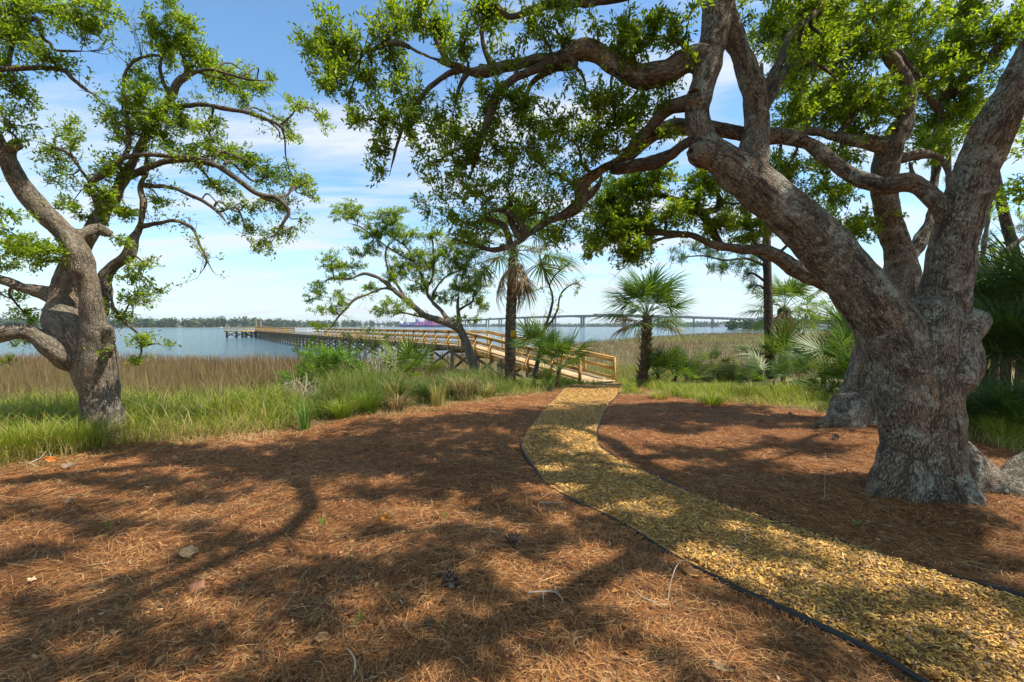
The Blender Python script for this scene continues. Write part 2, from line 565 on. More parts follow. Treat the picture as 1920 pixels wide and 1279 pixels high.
# ------------------------------------------------------------------ ground sheet
PATH_L = [(1062, 722), (1050, 738), (1025, 765), (1000, 795), (986, 815), (980, 845), (1000, 880), (1030, 910), (1080, 940), (1150, 971), (1200, 1000), (1260, 1040), (1340, 1085), (1450, 1140), (1560, 1192), (1640, 1230), (1722, 1279), (1850, 1360), (2100, 1560), (2400, 1850)]
PATH_R = [(1178, 722), (1160, 738), (1138, 765), (1125, 790), (1122, 830), (1150, 857), (1195, 880), (1240, 901), (1290, 923), (1360, 950), (1450, 978), (1560, 1014), (1650, 1041), (1780, 1084), (1920, 1127), (2150, 1200), (2600, 1360), (3200, 1600)]


def ground_line(pts, n):
    g = np.array([G(*p) for p in pts])
    q = smooth_path(np.hstack([g, np.full((len(g), 1), 0.01)]), 0.04)[:, :2]
    s = np.concatenate([[0], np.cumsum(np.linalg.norm(np.diff(q, axis=0), axis=1))])
    t = np.linspace(0, s[-1], n)
    return np.stack([np.interp(t, s, q[:, 0]), np.interp(t, s, q[:, 1])], 1)


EL = ground_line(PATH_L, 260)
ER = ground_line(PATH_R, 260)
POLY = np.vstack([EL, ER[::-1]])


def in_path(x, y):
    x = np.asarray(x); y = np.asarray(y)
    inside = np.zeros(x.shape, bool)
    px, py = POLY[:, 0], POLY[:, 1]
    j = len(POLY) - 1
    for i in range(len(POLY)):
        c = (py[i] > y) != (py[j] > y)
        if c.any():
            inside ^= c & (x < (px[j] - px[i]) * (y - py[i]) / (py[j] - py[i] + 1e-12) + px[i])
        j = i
    return inside


GRASS_EDGE = np.array([G(*p) for p in [(-700, 880), (-300, 885), (0, 876), (120, 858), (230, 838), (330, 822), (440, 812), (540, 803), (620, 792), (700, 775), (800, 762), (900, 748), (1000, 738), (1050, 728), (1110, 716), (1175, 724), (1210, 742), (1300, 752), (1400, 759), (1500, 768), (1640, 790), (1835, 822), (1920, 850), (2300, 900)]])
_ge = GRASS_EDGE[np.argsort(GRASS_EDGE[:, 0])]


def grass_start(x):
    return np.interp(x, _ge[:, 0], _ge[:, 1])


def axis(lo, hi, dlo, dhi, step, grow=1.09):
    mid = list(np.arange(dlo, dhi, step))
    a, s = [dlo], step
    while a[-1] > lo: s *= grow; a.append(a[-1] - s)
    b, s = [mid[-1]], step
    while b[-1] < hi: s *= grow; b.append(b[-1] + s)
    return np.array(a[:0:-1] + mid + b[1:])


gx = axis(-6000, 6000, -7, 8, 0.085, 1.14)
gy = axis(-40, 9000, 1.2, 10.5, 0.085, 1.14)
XX, YY = np.meshgrid(gx, gy)
rough = (vnoise2(XX, YY, 1.1) - .5) * 0.07 + (vnoise2(XX, YY, 3.4) - .5) * 0.045 + (vnoise2(XX, YY, 9.0) - .5) * 0.022
near = 1 - sstep(14, 30, YY)
dp = np.full(XX.shape, 9.0)
for k in range(0, len(EL), 3):
    a, b = EL[k], ER[k]
    c = (a + b) / 2; r = np.linalg.norm(a - b) / 2
    dp = np.minimum(dp, np.hypot(XX - c[0], YY - c[1]) - r)
rough *= near * np.clip(0.12 + dp * 1.4, 0.12, 1.0)
rough -= 0.012 * (1 - sstep(0.0, 0.15, dp))
for bx_, by_, br_ in [(*G(1735, 925)[:2], .95), (*G(1605, 795)[:2], 1.0), (*G(198, 826)[:2], .6)]:
    rough += .085 * np.exp(-(np.hypot(XX - bx_, YY - by_) / br_) ** 2)      # litter heaped against the trunks
ZZ = gz(XX, YY) + rough


def near_bump(x, y):
    """Height of the ground sheet with its small heaps, for laying things on it."""
    ix = np.clip(np.searchsorted(gx, x), 1, len(gx) - 1); iy = np.clip(np.searchsorted(gy, y), 1, len(gy) - 1)
    fx = np.clip((x - gx[ix - 1]) / (gx[ix] - gx[ix - 1]), 0, 1); fy = np.clip((y - gy[iy - 1]) / (gy[iy] - gy[iy - 1]), 0, 1)
    return (ZZ[iy - 1, ix - 1] * (1 - fx) + ZZ[iy - 1, ix] * fx) * (1 - fy) + (ZZ[iy, ix - 1] * (1 - fx) + ZZ[iy, ix] * fx) * fy


gs = grass_start(XX)
thatch_w = sstep(-0.35, 0.35, YY - gs + (vnoise2(XX, YY, 2.2) - .5) * 1.2)
mud_w = sstep(17, 21, inland(XX, YY))
zc_ = np.stack([1 - thatch_w, thatch_w, mud_w], -1).reshape(-1, 3)
nx, ny = len(gx), len(gy)
i = np.arange(ny - 1)[:, None] * nx + np.arange(nx - 1)[None, :]
gf = np.stack([i, i + 1, i + nx + 1, i + nx], -1).reshape(-1, 4)
tag(mesh_np('ground', np.stack([XX, YY, ZZ], -1).reshape(-1, 3), gf, M['ground'], None, zc_, True), kind='structure')

# path of wood chips between its two edgings
rows = []
for k in range(len(EL)):
    t = np.linspace(0, 1, 9)[:, None]
    q = EL[k] * (1 - t) + ER[k] * t
    z = gz(q[:, 0], q[:, 1]) + 0.010 + 0.014 * np.sin(np.linspace(0, math.pi, 9))
    rows.append(np.hstack([q, z[:, None]]))
pv = np.concatenate(rows)
i = np.arange(len(EL) - 1)[:, None] * 9 + np.arange(8)[None, :]
tag(mesh_np('path', pv, np.stack([i, i + 9, i + 10, i + 1], -1).reshape(-1, 4), M['path'], None, None, True), kind='structure')

wv = np.array([[-7000, 28, -1.25], [7000, 28, -1.25], [7000, 9000, -1.25], [-7000, 9000, -1.25]], float)
tag(mesh_np('water', wv, np.array([[0, 1, 2, 3]]), M['water']), kind='structure')

# ------------------------------------------------------------------ leaves and blades
def kites(base, d, up, length, width, fold=0.18):
    """Leaf blades: four points, two triangles folded along the midrib."""
    d = d / (np.linalg.norm(d, axis=1)[:, None] + 1e-9)
    s = np.cross(d, up); s /= np.linalg.norm(s, axis=1)[:, None] + 1e-9
    n = np.cross(s, d)
    l = np.asarray(length)[:, None]; w = np.asarray(width)[:, None]
    mid = base + d * l * 0.52 + n * w * fold
    v = np.stack([base, mid - s * w / 2, base + d * l - n * l * 0.08, mid + s * w / 2], 1).reshape(-1, 3)
    k = np.arange(len(base))[:, None] * 4
    f = np.concatenate([k + np.array([[0, 1, 2]]), k + np.array([[0, 2, 3]])], 1).reshape(-1, 3)
    return v, f


def rand_dirs(n):
    v = RNG.normal(size=(n, 3))
    return v / np.linalg.norm(v, axis=1)[:, None]


def blades(base, h, lean, width, curve=1.0, segs=3):
    """Grass blades: strips that rise h and bend over by the horizontal vector lean."""
    n = len(base)
    side = np.cross(np.hstack([lean, np.zeros((n, 1))]) + 1e-6, (0, 0, 1.0))
    a = RNG.uniform(-0.9, 0.9, n)
    ca, sa = np.cos(a), np.sin(a)
    side = np.stack([side[:, 0] * ca - side[:, 1] * sa, side[:, 0] * sa + side[:, 1] * ca, np.zeros(n)], 1)
    side /= np.linalg.norm(side, axis=1)[:, None] + 1e-9
    vs = []
    for k in range(segs + 1):
        t = k / segs
        c = base + np.stack([lean[:, 0] * t ** (1 + curve), lean[:, 1] * t ** (1 + curve), h * (t - 0.18 * curve * t ** 3)], 1)
        w = (width * (1 - 0.85 * t ** 1.5))[:, None] / 2
        vs += [c - side * w, c + side * w]
    v = np.stack(vs, 1).reshape(-1, 3)
    m = 2 * (segs + 1)
    k = np.arange(n)[:, None, None] * m
    s = np.arange(segs)[None, :, None] * 2
    f = (k + s + np.array([0, 1, 3, 2])[None, None, :]).reshape(-1, 4)
    return v, f, m


def pick(cols, n, var=0.18):
    c = np.array(cols)[RNG.integers(0, len(cols), n)]
    return c * RNG.uniform(1 - var, 1 + var, (n, 1))


OAK_COLS = [(0.105, 0.175, 0.016), (0.145, 0.22, 0.018), (0.075, 0.14, 0.016), (0.18, 0.24, 0.022), (0.115, 0.175, 0.018), (0.155, 0.215, 0.02)]
OAK_BRIGHT = [(0.135, 0.215, 0.022), (0.18, 0.262, 0.028), (0.10, 0.175, 0.02), (0.22, 0.285, 0.034)]


class Tree:
    def __init__(self, name, loc, label, cat='tree', group=None, mat='bark', thin='bark_thin', leaf_len=0.07, voxel=0.022, cols=OAK_COLS):
        self.root = empty(name, loc, label, cat, group)
        self.loc = np.array(loc, float)
        self.thick, self.thin, self.sk = [], [], []
        self.lb, self.ld, self.ls, self.lc = [], [], [], []
        self.mat, self.thinm, self.leaf_len, self.voxel, self.cols = mat, thin, leaf_len, voxel, cols
        self.knots = []

    def limb(self, pts, thick=None, px=True, wob=0.25, thin=1.0):
        if px:
            w = np.array(pts, float)
            t2 = np.gradient(w[:, :2], axis=0); t2 /= np.linalg.norm(t2, axis=1)[:, None] + 1e-9
            rd = w[:, :2] - np.array((960, 639.5)); tan2 = (rd ** 2).sum(1) / FPX ** 2
            rd /= np.linalg.norm(rd, axis=1)[:, None] + 1e-9
            cr_ = np.abs(t2[:, 0] * rd[:, 1] - t2[:, 1] * rd[:, 0])      # how far the limb's width lies along the lens radius
            wide = np.sqrt(cr_ ** 2 * (1 + tan2) + 1 - cr_ ** 2)         # a wide lens draws that width broader
            p = np.array([np.append(P(a, b, d), thin * r * d / FPX / k) for (a, b, d, r), k in zip(pts, wide)])
        else:
            p = np.array(pts, float)
        if self.sk:                                   # a limb grows out of the middle of the one it springs from
            S = np.concatenate(self.sk)
            dist = np.linalg.norm(S[:, :3] - p[0, :3], axis=1)
            k = int(np.argmin(dist))
            if dist[k] < max(0.30, 1.2 * S[k, 3]) and S[k, 3] > p[0, 3] * 0.7:
                first = np.append(S[k, :3], min(p[0, 3] * 1.15, S[k, 3] * 0.95))
                p = np.vstack([first, p]) if dist[k] > 0.12 else np.vstack([first, p[1:]])
        step = max(0.02, min(0.06, p[:, 3].mean() * 0.6))
        q = smooth_path(p, step)
        s = np.concatenate([[0], np.cumsum(np.linalg.norm(np.diff(q[:, :3], axis=0), axis=1))])
        ph = RNG.uniform(0, 50)
        for k in range(3):
            nzv = vnoise3(np.stack([s + ph, np.full(len(s), k * 7.7), np.zeros(len(s))], 1), 5.0) - .5
            nzv += .5 * (vnoise3(np.stack([s + ph, np.full(len(s), k * 5.1), np.ones(len(s))], 1), 13.0) - .5)
            fade = np.minimum(1, s / 0.25)
            q[:, k] += nzv * np.minimum(q[:, 3] + .008, 0.09) * wob * 2 * fade
        slim = 1 - sstep(.06, .22, q[:, 3])
        q[:, 3] *= 1 + (vnoise3(np.stack([s, np.full(len(s), ph), np.zeros(len(s))], 1), 6.0) - .5) * (.12 + .24 * slim)
        if q[-1, 3] < .05:
            q[:, 3] *= np.clip((s[-1] - s) / max(.25, 6 * q[-1, 3]), .3, 1)
        self.sk.append(q)
        cut = np.nonzero(q[:, 3] > .030)[0]
        if thick is False or len(cut) < 4:
            self.thin.append(q)
        else:
            e = cut[-1] + 1
            self.thick.append(q[:e])
            if e < len(q) - 2: self.thin.append(q[max(0, e - 6):])
        return q

    def knot(self, px, py, d, r, depth, toward=None):
        c = P(px, py, d)
        t = (np.array((0, 0, EYE)) - c) if toward is None else np.array(toward, float)
        self.knots.append((c, t / np.linalg.norm(t), r, depth))

    def samples(self):
        self.S = np.concatenate(self.sk)
        f = self.S[:, 1] * CP - (self.S[:, 2] - EYE) * SP
        f = np.where(f < 0.2, 1e-3, f)
        self.Spx = 960 + FPX * self.S[:, 0] / f
        self.Spy = 639.5 - FPX * (self.S[:, 1] * SP + (self.S[:, 2] - EYE) * CP) / f

    def spray(self, base, tip, n, lsz=1.0, tint=1.0, r0=0.004):
        v = tip - base
        ln = np.linalg.norm(v) + 1e-6
        mid = base + v * 0.5 + rand_dirs(1)[0] * ln * 0.14
        if lsz < 1.3:
            t = np.linspace(0, 1, 4)[:, None]
            c = base * (1 - t) ** 2 + 2 * mid * t * (1 - t) + tip * t ** 2
            self.thin.append(np.hstack([c, np.linspace(r0, 0.0014, 4)[:, None]]))
        reach = min(1.0, 0.24 / ln)
        tt = 1 - reach * RNG.random(n) ** 1.1
        pos = base * ((1 - tt) ** 2)[:, None] + 2 * mid * (tt * (1 - tt))[:, None] + tip * (tt ** 2)[:, None]
        pos = pos + rand_dirs(n) * (0.075 * lsz * RNG.random((n, 1)) ** 0.6)
        d = v / ln * 0.75 + rand_dirs(n) * 1.0 + np.array((0, 0, 0.18))
        self.lb.append(pos); self.ld.append(d)
        self.ls.append(self.leaf_len * lsz * RNG.uniform(0.7, 1.15, n))
        self.lc.append(pick(self.cols, n) * tint * RNG.uniform(0.85, 1.15))

    def blob_at(self, c, rad, n, leaves=26, attach=None, lsz=1.0, droop=0.0, tint=1.0):
        """A leafy bough: one branchlet from the nearest limb into the bough, short twigs off it."""
        c = np.asarray(c, float); rad = np.asarray(rad, float)
        dist = np.linalg.norm(self.S[:, :3] - c, axis=1) - np.minimum(self.S[:, 3], 0.03) * 2
        if proj(c)[1] > -20: dist = dist + 2.5 * (self.Spy < -50)        # boughs in view spring from limbs in view
        k = int(np.argmin(dist + RNG.random(len(dist)) * 0.08))
        a = self.S[k, :3]
        v = c - a
        ln = np.linalg.norm(v) + 1e-6
        m1 = a + v * 0.35 + rand_dirs(1)[0] * ln * 0.16 + np.array((0, 0, ln * 0.08))
        m2 = a + v * 0.7 + rand_dirs(1)[0] * ln * 0.14
        end = c + v / ln * rad.mean() * 0.45 + rand_dirs(1)[0] * rad.mean() * 0.3
        r = min(0.028, 0.006 + 0.007 * ln + 0.0007 * n)
        r = min(r, max(0.004, self.S[k, 3] * 0.8))
        q = smooth_path(np.array([np.append(a, r), np.append(m1, r * .8), np.append(m2, r * .65), np.append(c, r * .5), np.append(end, r * .28)]), 0.07)
        if lsz > 1.3:                                  # a bough out of view: keep its stalk out of view as well
            pr = np.array([proj(x) if x[1] > .15 else (0, -999) for x in q[:, :3]])
            if not ((pr[:, 1] > -30) & (pr[:, 0] > -60) & (pr[:, 0] < 1980)).any(): self.thin.append(q)
        else:
            self.thin.append(q)
        for _ in range(n):
            w = rand_dirs(1)[0] * RNG.random() ** 0.38
            tip = c + w * rad - np.array((0, 0, droop * RNG.random() * rad[2]))
            dd = np.linalg.norm(q[:, :3] - tip, axis=1)
            b = q[int(np.argmin(dd + RNG.random(len(dd)) * 0.3 * rad.mean())), :3]
            self.spray(b, tip, int(leaves * RNG.uniform(0.6, 1.3)), lsz, tint, min(r * 0.6, 0.005))

    def blobs(self, lst, dens=1.0, leaves=26, depth=0.32, dd=0.0, lsz=1.0, droop=0.0, tint=1.0, dfix=None):
        for px, py, rx, ry in lst:
            if dfix is None:
                k = int(np.argmin(np.hypot(self.Spx - px, self.Spy - py) + RNG.random(len(self.Spx)) * 25))
                d = self.S[k, 1] + dd + RNG.uniform(-0.25, 0.25)
            else:
                d = dfix + RNG.uniform(-0.4, 0.4)
            d = max(d, 2.2)
            c = P(px, py, d)
            sx, sz = 1.12 * rx * d / FPX, 1.12 * ry * d / FPX
            area = math.pi * sx * sz
            n = max(2, int(round(area / 0.042 * dens * .86 * (0.07 / self.leaf_len) ** 0.8)))
            self.blob_at(c, (sx, max(depth, 0.7 * min(sx, 1.2 * sz)), sz), n, leaves, None, lsz, droop, tint)

    def dead_twigs(self, lst, n=7):
        for px, py, rx, ry in lst:
            k = int(np.argmin(np.hypot(self.Spx - px, self.Spy - py)))
            d = self.S[k, 1]
            a = self.S[k, :3]
            for _ in range(n):
                tip = P(px + RNG.uniform(-rx, rx), py + RNG.uniform(-ry, ry), d + RNG.uniform(-.2, .2))
                v = tip - a
                q = smooth_path(np.array([np.append(a, .006), np.append(a + v * .4 + rand_dirs(1)[0] * .05, .004), np.append(a + v * .75 + rand_dirs(1)[0] * .05, .003), np.append(tip, .0015)]), .05)
                self.thin.append(q)
                for _k in range(3):
                    b = q[RNG.integers(len(q) // 3, len(q)), :3]
                    self.thin.append(np.hstack([np.stack([b, b + rand_dirs(1)[0] * RNG.uniform(.05, .14) + v * .05]), [[.0025], [.001]]]))

    def side_twigs(self, rate, leaves=12, rmax=.05, tint=1.0):
        """Short shoots along every slender limb, some bare, most ending in a tuft."""
        for q in list(self.sk):
            s = np.concatenate([[0], np.cumsum(np.linalg.norm(np.diff(q[:, :3], axis=0), axis=1))])
            for _ in range(RNG.poisson(rate * s[-1])):
                k = RNG.integers(0, len(q))
                if q[k, 3] > rmax or proj(q[k])[1] < -150: continue
                d = rand_dirs(1)[0] + np.array((0, 0, .35)); d /= np.linalg.norm(d)
                ln = RNG.uniform(.10, .42)
                b = q[k, :3]; tip = b + d * ln
                if RNG.random() < .25:
                    m_ = b + d * ln * .5 + rand_dirs(1)[0] * ln * .2
                    self.thin.append(np.array([[*b, .005], [*m_, .0035], [*tip, .0015]]))
                    for _k in range(2):
                        e = m_ + rand_dirs(1)[0] * ln * .5
                        self.thin.append(np.array([[*m_, .003], [*((m_ + e) / 2 + rand_dirs(1)[0] * .02), .002], [*e, .001]]))
                else:
                    self.spray(b, tip, int(leaves * RNG.uniform(.6, 1.4)), 1.0, tint, .005)
                    if RNG.random() < .5:
                        m_ = b + d * ln * .5
                        self.spray(m_, m_ + rand_dirs(1)[0] * ln * .7, int(leaves * RNG.uniform(.5, 1.2)), 1.0, tint, .0035)

    def bark_attr(self, v, src):
        c = np.concatenate([q[:, :3] for q in src]); r = np.concatenate([q[:, 3] for q in src])
        tt, nn, bb, ss = [], [], [], []
        off = 0.0
        for q in src:
            t, n, b = frames(q[:, :3])
            tt.append(t); nn.append(n); bb.append(b)
            s = np.concatenate([[0], np.cumsum(np.linalg.norm(np.diff(q[:, :3], axis=0), axis=1))]) + off
            ss.append(s); off += 3.37
        tt, nn, bb, ss = np.concatenate(tt), np.concatenate(nn), np.concatenate(bb), np.concatenate(ss)
        out = np.zeros((len(v), 3))
        cs = c.astype(np.float32)
        for a in range(0, len(v), 6000):
            p = v[a:a + 6000].astype(np.float32)
            d2 = ((p[:, None, :] - cs[None]) ** 2).sum(-1)
            k = np.argmin(np.sqrt(d2) - r[None].astype(np.float32), 1)
            e = v[a:a + 6000] - c[k]
            out[a:a + 6000] = np.stack([(e * nn[k]).sum(1), (e * bb[k]).sum(1), ss[k] + (e * tt[k]).sum(1)], 1)
        return out

    def finish(self, crown_mat='leaf', width_ratio=0.36, crown_name='crown', lump=0.05):
        if self.thick:
            vs, fs, n = [], [], 0
            for q in self.thick:
                sides = 18 if q[:, 3].max() > 0.12 else 12
                v, f = tube(q, sides, True)
                fl = [tuple(int(i) + n for i in r) for r in f]
                m_ = len(v) // sides
                fl.append(tuple(range(n + sides - 1, n - 1, -1)))
                fl.append(tuple(range(n + (m_ - 1) * sides, n + m_ * sides)))
                vs.append(v); fs += fl; n += len(v)
            me = bpy.data.meshes.new('raw'); me.from_pydata(np.concatenate(vs).tolist(), [], fs)
            tmp = bpy.data.objects.new('raw', me); COL.objects.link(tmp)
            md = tmp.modifiers.new('r', 'REMESH'); md.mode = 'VOXEL'; md.voxel_size = self.voxel; md.adaptivity = 0
            sm = tmp.modifiers.new('s', 'SMOOTH'); sm.factor = 0.5; sm.iterations = 5
            dg = bpy.context.evaluated_depsgraph_get()
            nm = bpy.data.meshes.new_from_object(tmp.evaluated_get(dg))
            bpy.data.objects.remove(tmp)
            v = np.zeros(len(nm.vertices) * 3, dtype=np.float32); nm.vertices.foreach_get('co', v); v = v.reshape(-1, 3).astype(float)
            no = np.zeros(len(nm.vertices) * 3, dtype=np.float32); nm.vertices.foreach_get('normal', no); no = no.reshape(-1, 3)
            bc = self.bark_attr(v, self.thick)
            ridge = (vnoise3(bc * np.array((1, 1, .35)), 14) - .5) * .5 + (vnoise3(bc * np.array((1, 1, .3)), 30) - .5) * .35
            amp = (vnoise3(v, 2.2) - .5) * lump * 1.2 + (vnoise3(v, 8.0) - .5) * lump * .3 + ridge * lump * .8
            for c, t, r, dep in self.knots:
                e = v - c
                along = e @ t
                rad = np.linalg.norm(e - along[:, None] * t, axis=1)
                near_ = np.abs(along) < r * 2.5
                rim = np.exp(-((rad - r * 1.25) / (r * .45)) ** 2) * r * .22 * near_
                v += no * rim[:, None]
                v -= t * ((1 - sstep(r * .35, r * .95, rad)) * dep * near_)[:, None]
            v += no * amp[:, None]
            nm.vertices.foreach_set('co', (v - self.loc).astype(np.float32).ravel())
            a = nm.attributes.new('bark_co', 'FLOAT_VECTOR', 'POINT'); a.data.foreach_set('vector', bc.astype(np.float32).ravel())
            nm.polygons.foreach_set('use_smooth', np.ones(len(nm.polygons), dtype=bool))
            nm.materials.append(M[self.mat]); nm.update()
            nm.name = 'trunk'
            o = bpy.data.objects.new('trunk', nm); COL.objects.link(o); o.parent = self.root
        if self.thin:
            self.thin = [q[::2] if len(q) > 9 and q[:, 3].max() < .012 else q for q in self.thin]
            vs, fs, at, n = [], [], [], 0
            for q in self.thin:
                rm = q[:, 3].max()
                sides = 10 if rm > .03 else 7 if rm > .016 else 4 if rm > .008 else 3
                v, f = tube(q, sides)
                m_ = len(v) // sides
                ang = np.tile(np.arange(sides) / sides * 2 * math.pi, m_)
                rr = np.repeat(q[:, 3], sides)
                s = np.repeat(np.concatenate([[0], np.cumsum(np.linalg.norm(np.diff(q[:, :3], axis=0), axis=1))]), sides)
                at.append(np.stack([np.cos(ang) * rr, np.sin(ang) * rr, s + n * .01], 1))
                vs.append(v); fs.append(f + n); n += len(v)
            mesh_np('branchwork', np.concatenate(vs) - self.loc, np.concatenate(fs), M[self.thinm], self.root, None, True, {'bark_co': np.concatenate(at)})
        if self.lb:
            b = np.concatenate(self.lb); d = np.concatenate(self.ld); l = np.concatenate(self.ls); c = np.concatenate(self.lc)
            up = rand_dirs(len(b)) * 0.85 + np.array((0, 0, 1.0))
            v, f = kites(b - self.loc, d, up, l, l * width_ratio * RNG.uniform(.85, 1.2, len(l)))
            mesh_np(crown_name, v, f, M[crown_mat], self.root, np.repeat(c, 4, 0))
        return self.root

# ------------------------------------------------------------------ far shore, woods, bridge, ship
def land(name, pts, z0, z1):
    """Low bank of land: outline in plan (x, y), top z1."""
    n = len(pts)
    v = [(x, y, z0) for x, y in pts] + [(x, y, z1) for x, y in pts]
    me = bpy.data.meshes.new(name)
    me.from_pydata(v, [], [tuple(range(n, 2 * n))] + [(i, (i + 1) % n, n + (i + 1) % n, n + i) for i in range(n)])
    me.materials.append(M['far_soil'])
    o = bpy.data.objects.new(name, me); COL.objects.link(o)
    return tag(o, kind='structure')


M['far_soil'] = plain_mat('far_shore_soil', (0.16, 0.15, 0.09), 0.9, 0.1, 0.3, 0.02)


def X(px, d): return (px - 960.0) / FPX * d


land('far_shore', [(X(-500, 700), 660), (X(-200, 700), 700), (X(250, 800), 780), (X(520, 1000), 980), (X(760, 1500), 1480), (X(760, 1500), 2600), (-3500, 2600), (-3500, 700)], -3, -0.6)
land('far_shore', [(X(840, 2300), 2250), (X(1100, 2000), 1950), (X(1300, 1700), 1650), (X(1420, 1500), 1450), (X(1700, 1000), 950), (3500, 800), (4200, 3600), (X(840, 3600), 3600)], -3, -0.6)
land('marsh_island', [(X(1360, 330), 322), (X(1400, 300), 305), (X(1560, 300), 290), (X(1760, 300), 300), (X(2100, 260), 260), (X(2100, 400), 420), (X(1700, 420), 430), (X(1400, 400), 395)], -3, -0.75)


def woods(name, spec, cols, q=60):
    """A far-off wood: many crowns of leaf clumps and short trunks, read as one mass."""
    base, d, up, ln, wd, cc = [], [], [], [], [], []
    for px, dist, h, w in spec:
        x0, y0 = X(px, dist), dist + RNG.uniform(-.03, .03) * dist
        col = np.array(cols[RNG.integers(len(cols))]) * RNG.uniform(.75, 1.25)
        k = q
        p = rand_dirs(k) * RNG.random((k, 1)) ** .4
        c = p * np.array((w / 2, w / 2, h * .42)) + np.array((x0, y0, -0.6 + h * .56))
        low = RNG.random(k) < .3
        c[low, 2] = -0.6 + RNG.random(low.sum()) * h * .5
        base.append(c); d.append(rand_dirs(k)); up.append(rand_dirs(k) + np.array((0, -.4, .5)))
        s = w * .29 * RNG.uniform(.6, 1.2, k)
        ln.append(s); wd.append(s * .8); cc.append(col * RNG.uniform(.75, 1.25, (k, 1)))
    v, f = kites(np.concatenate(base), np.concatenate(d), np.concatenate(up), np.concatenate(ln), np.concatenate(wd))
    return tag(mesh_np(name, v, f, M['far_leaf'], None, np.repeat(np.concatenate(cc), 4, 0)), kind='stuff')


WCOL = [(0.04, 0.078, 0.022), (0.055, 0.098, 0.026), (0.036, 0.066, 0.022), (0.07, 0.11, 0.03), (0.06, 0.075, 0.035)]
spec = []
for _ in range(620):
    px = RNG.uniform(-420, 770)
    dist = np.interp(px, [-420, 200, 520, 770], [740, 830, 1040, 1600]) * RNG.uniform(1.0, 1.12)
    top = np.interp(px, [-420, 270, 330, 420, 480, 560, 700, 780], [20, 16, 16, 18, 17, 12, 12, 8]) * RNG.uniform(.72, 1.12)
    spec.append((px, dist, max(4, top / FPX * dist + 1.4), RNG.uniform(9, 20)))
woods('far_woods', spec, WCOL)
spec = []
for _ in range(380):
    px = RNG.uniform(845, 1480)
    dist = np.interp(px, [845, 1100, 1300, 1480], [2350, 2050, 1750, 1480]) * RNG.uniform(1, 1.1)
    spec.append((px, dist, RNG.uniform(9, 16) + (px > 1290) * 6, RNG.uniform(18, 34)))
woods('far_woods', spec, WCOL, 30)
spec = []
for _ in range(170):
    px = RNG.uniform(1372, 1990)
    dist = RNG.uniform(318, 395)
    spec.append((px, dist, (RNG.uniform(5, 9) if px < 1500 else RNG.uniform(7, 14)), RNG.uniform(5, 9)))
woods('marsh_edge_woods', spec, [(0.05, 0.095, 0.025), (0.04, 0.075, 0.025), (0.065, 0.105, 0.03)], 70)

# bridge: distance and deck height along it
B_PX = [640, 700, 800, 870, 914, 985, 1038, 1093, 1171, 1234, 1301, 1373, 1447, 1540, 1660, 1800, 2000]
B_D = [3000, 2500, 2080, 1800, 1650, 1450, 1330, 1240, 1150, 1110, 1080, 1060, 1045, 1030, 1010, 990, 960]
B_Y = [611.5, 608.5, 603.5, 600.2, 598, 594.5, 592.6, 591.2, 590.8, 592, 594, 596.4, 598.8, 602, 605, 607, 609]


def deck_pt(px):
    d = float(np.interp(px, B_PX, B_D))
    return P(px, float(np.interp(px, B_PX, B_Y)), d)


bridge = empty('bridge', (X(1171, 1150), 1150, -1.25), 'long grey highway bridge on paired columns rising across the horizon', 'bridge')
bo = np.array(bridge.location)
bpx = list(np.arange(640, 2001, 8))
pts = [deck_pt(p) - bo for p in bpx]
PIERS = [700, 711, 722, 733, 744, 755, 767, 779, 791, 803, 816, 829, 843, 859, 875, 891, 914, 938, 962, 987, 1039, 1092.5, 1171, 1234, 1267, 1301, 1336, 1373, 1410, 1447, 1484, 1521, 1559, 1598, 1638, 1680, 1722, 1766, 1812, 1860]
HAUNCH = {1039: 1.5, 1092.5: 2.6, 1171: 3.0, 1234: 2.0}
for a in range(0, len(pts) - 1, 10):
    mb = MB(); mr = {-1: MB(), 1: MB()}
    for k in range(a, min(a + 10, len(pts) - 1)):
        p, q = pts[k], pts[k + 1]
        th = 4.4
        for hp, hh_ in HAUNCH.items():
            th = max(th, 4.4 + hh_ * max(0, 1 - abs(bpx[k] + 4 - hp) / 20) ** 1.5)
        mb.beam(p + np.array((0, 0, -th / 2)), q + np.array((0, 0, -th / 2)), 14, th)
        s = np.cross(q - p, (0, 0, 1)); s /= np.linalg.norm(s)
        for e in (-1, 1):
            mr[e].beam(p + s * e * 6.9 + np.array((0, 0, .55)), q + s * e * 6.9 + np.array((0, 0, .55)), .5, 1.1)
    mb.build('deck', M['concrete'], bridge)
    for e in (-1, 1): mr[e].build('parapet', M['concrete'], bridge)
for px in PIERS:
    p = deck_pt(px)
    t = deck_pt(px + 4) - deck_pt(px - 4); t[2] = 0; t /= np.linalg.norm(t)
    s = np.array((t[1], -t[0], 0))
    w = 4.0 if px in HAUNCH else 3.6
    # the two columns of a pier stand side by side under the deck
    for e in (-1, 1):
        c = p + s * e * 5.0 - bo
        beam_obj('column', (c[0], c[1], -2.0), (c[0], c[1], p[2] - bo[2] - 4.2), w, w, M['concrete'], bridge, up=t)
    c = p - bo
    beam_obj('pier_cap', c + s * 6.5 + (0, 0, -5.1), c - s * 6.5 + (0, 0, -5.1), 2.4, 1.6, M['concrete'], bridge)
    if px in HAUNCH:
        beam_obj('pier_footing', (c - s * 9)[:2].tolist() + [1.2], (c + s * 9)[:2].tolist() + [1.2], 7, 2.4, M['concrete'], bridge)

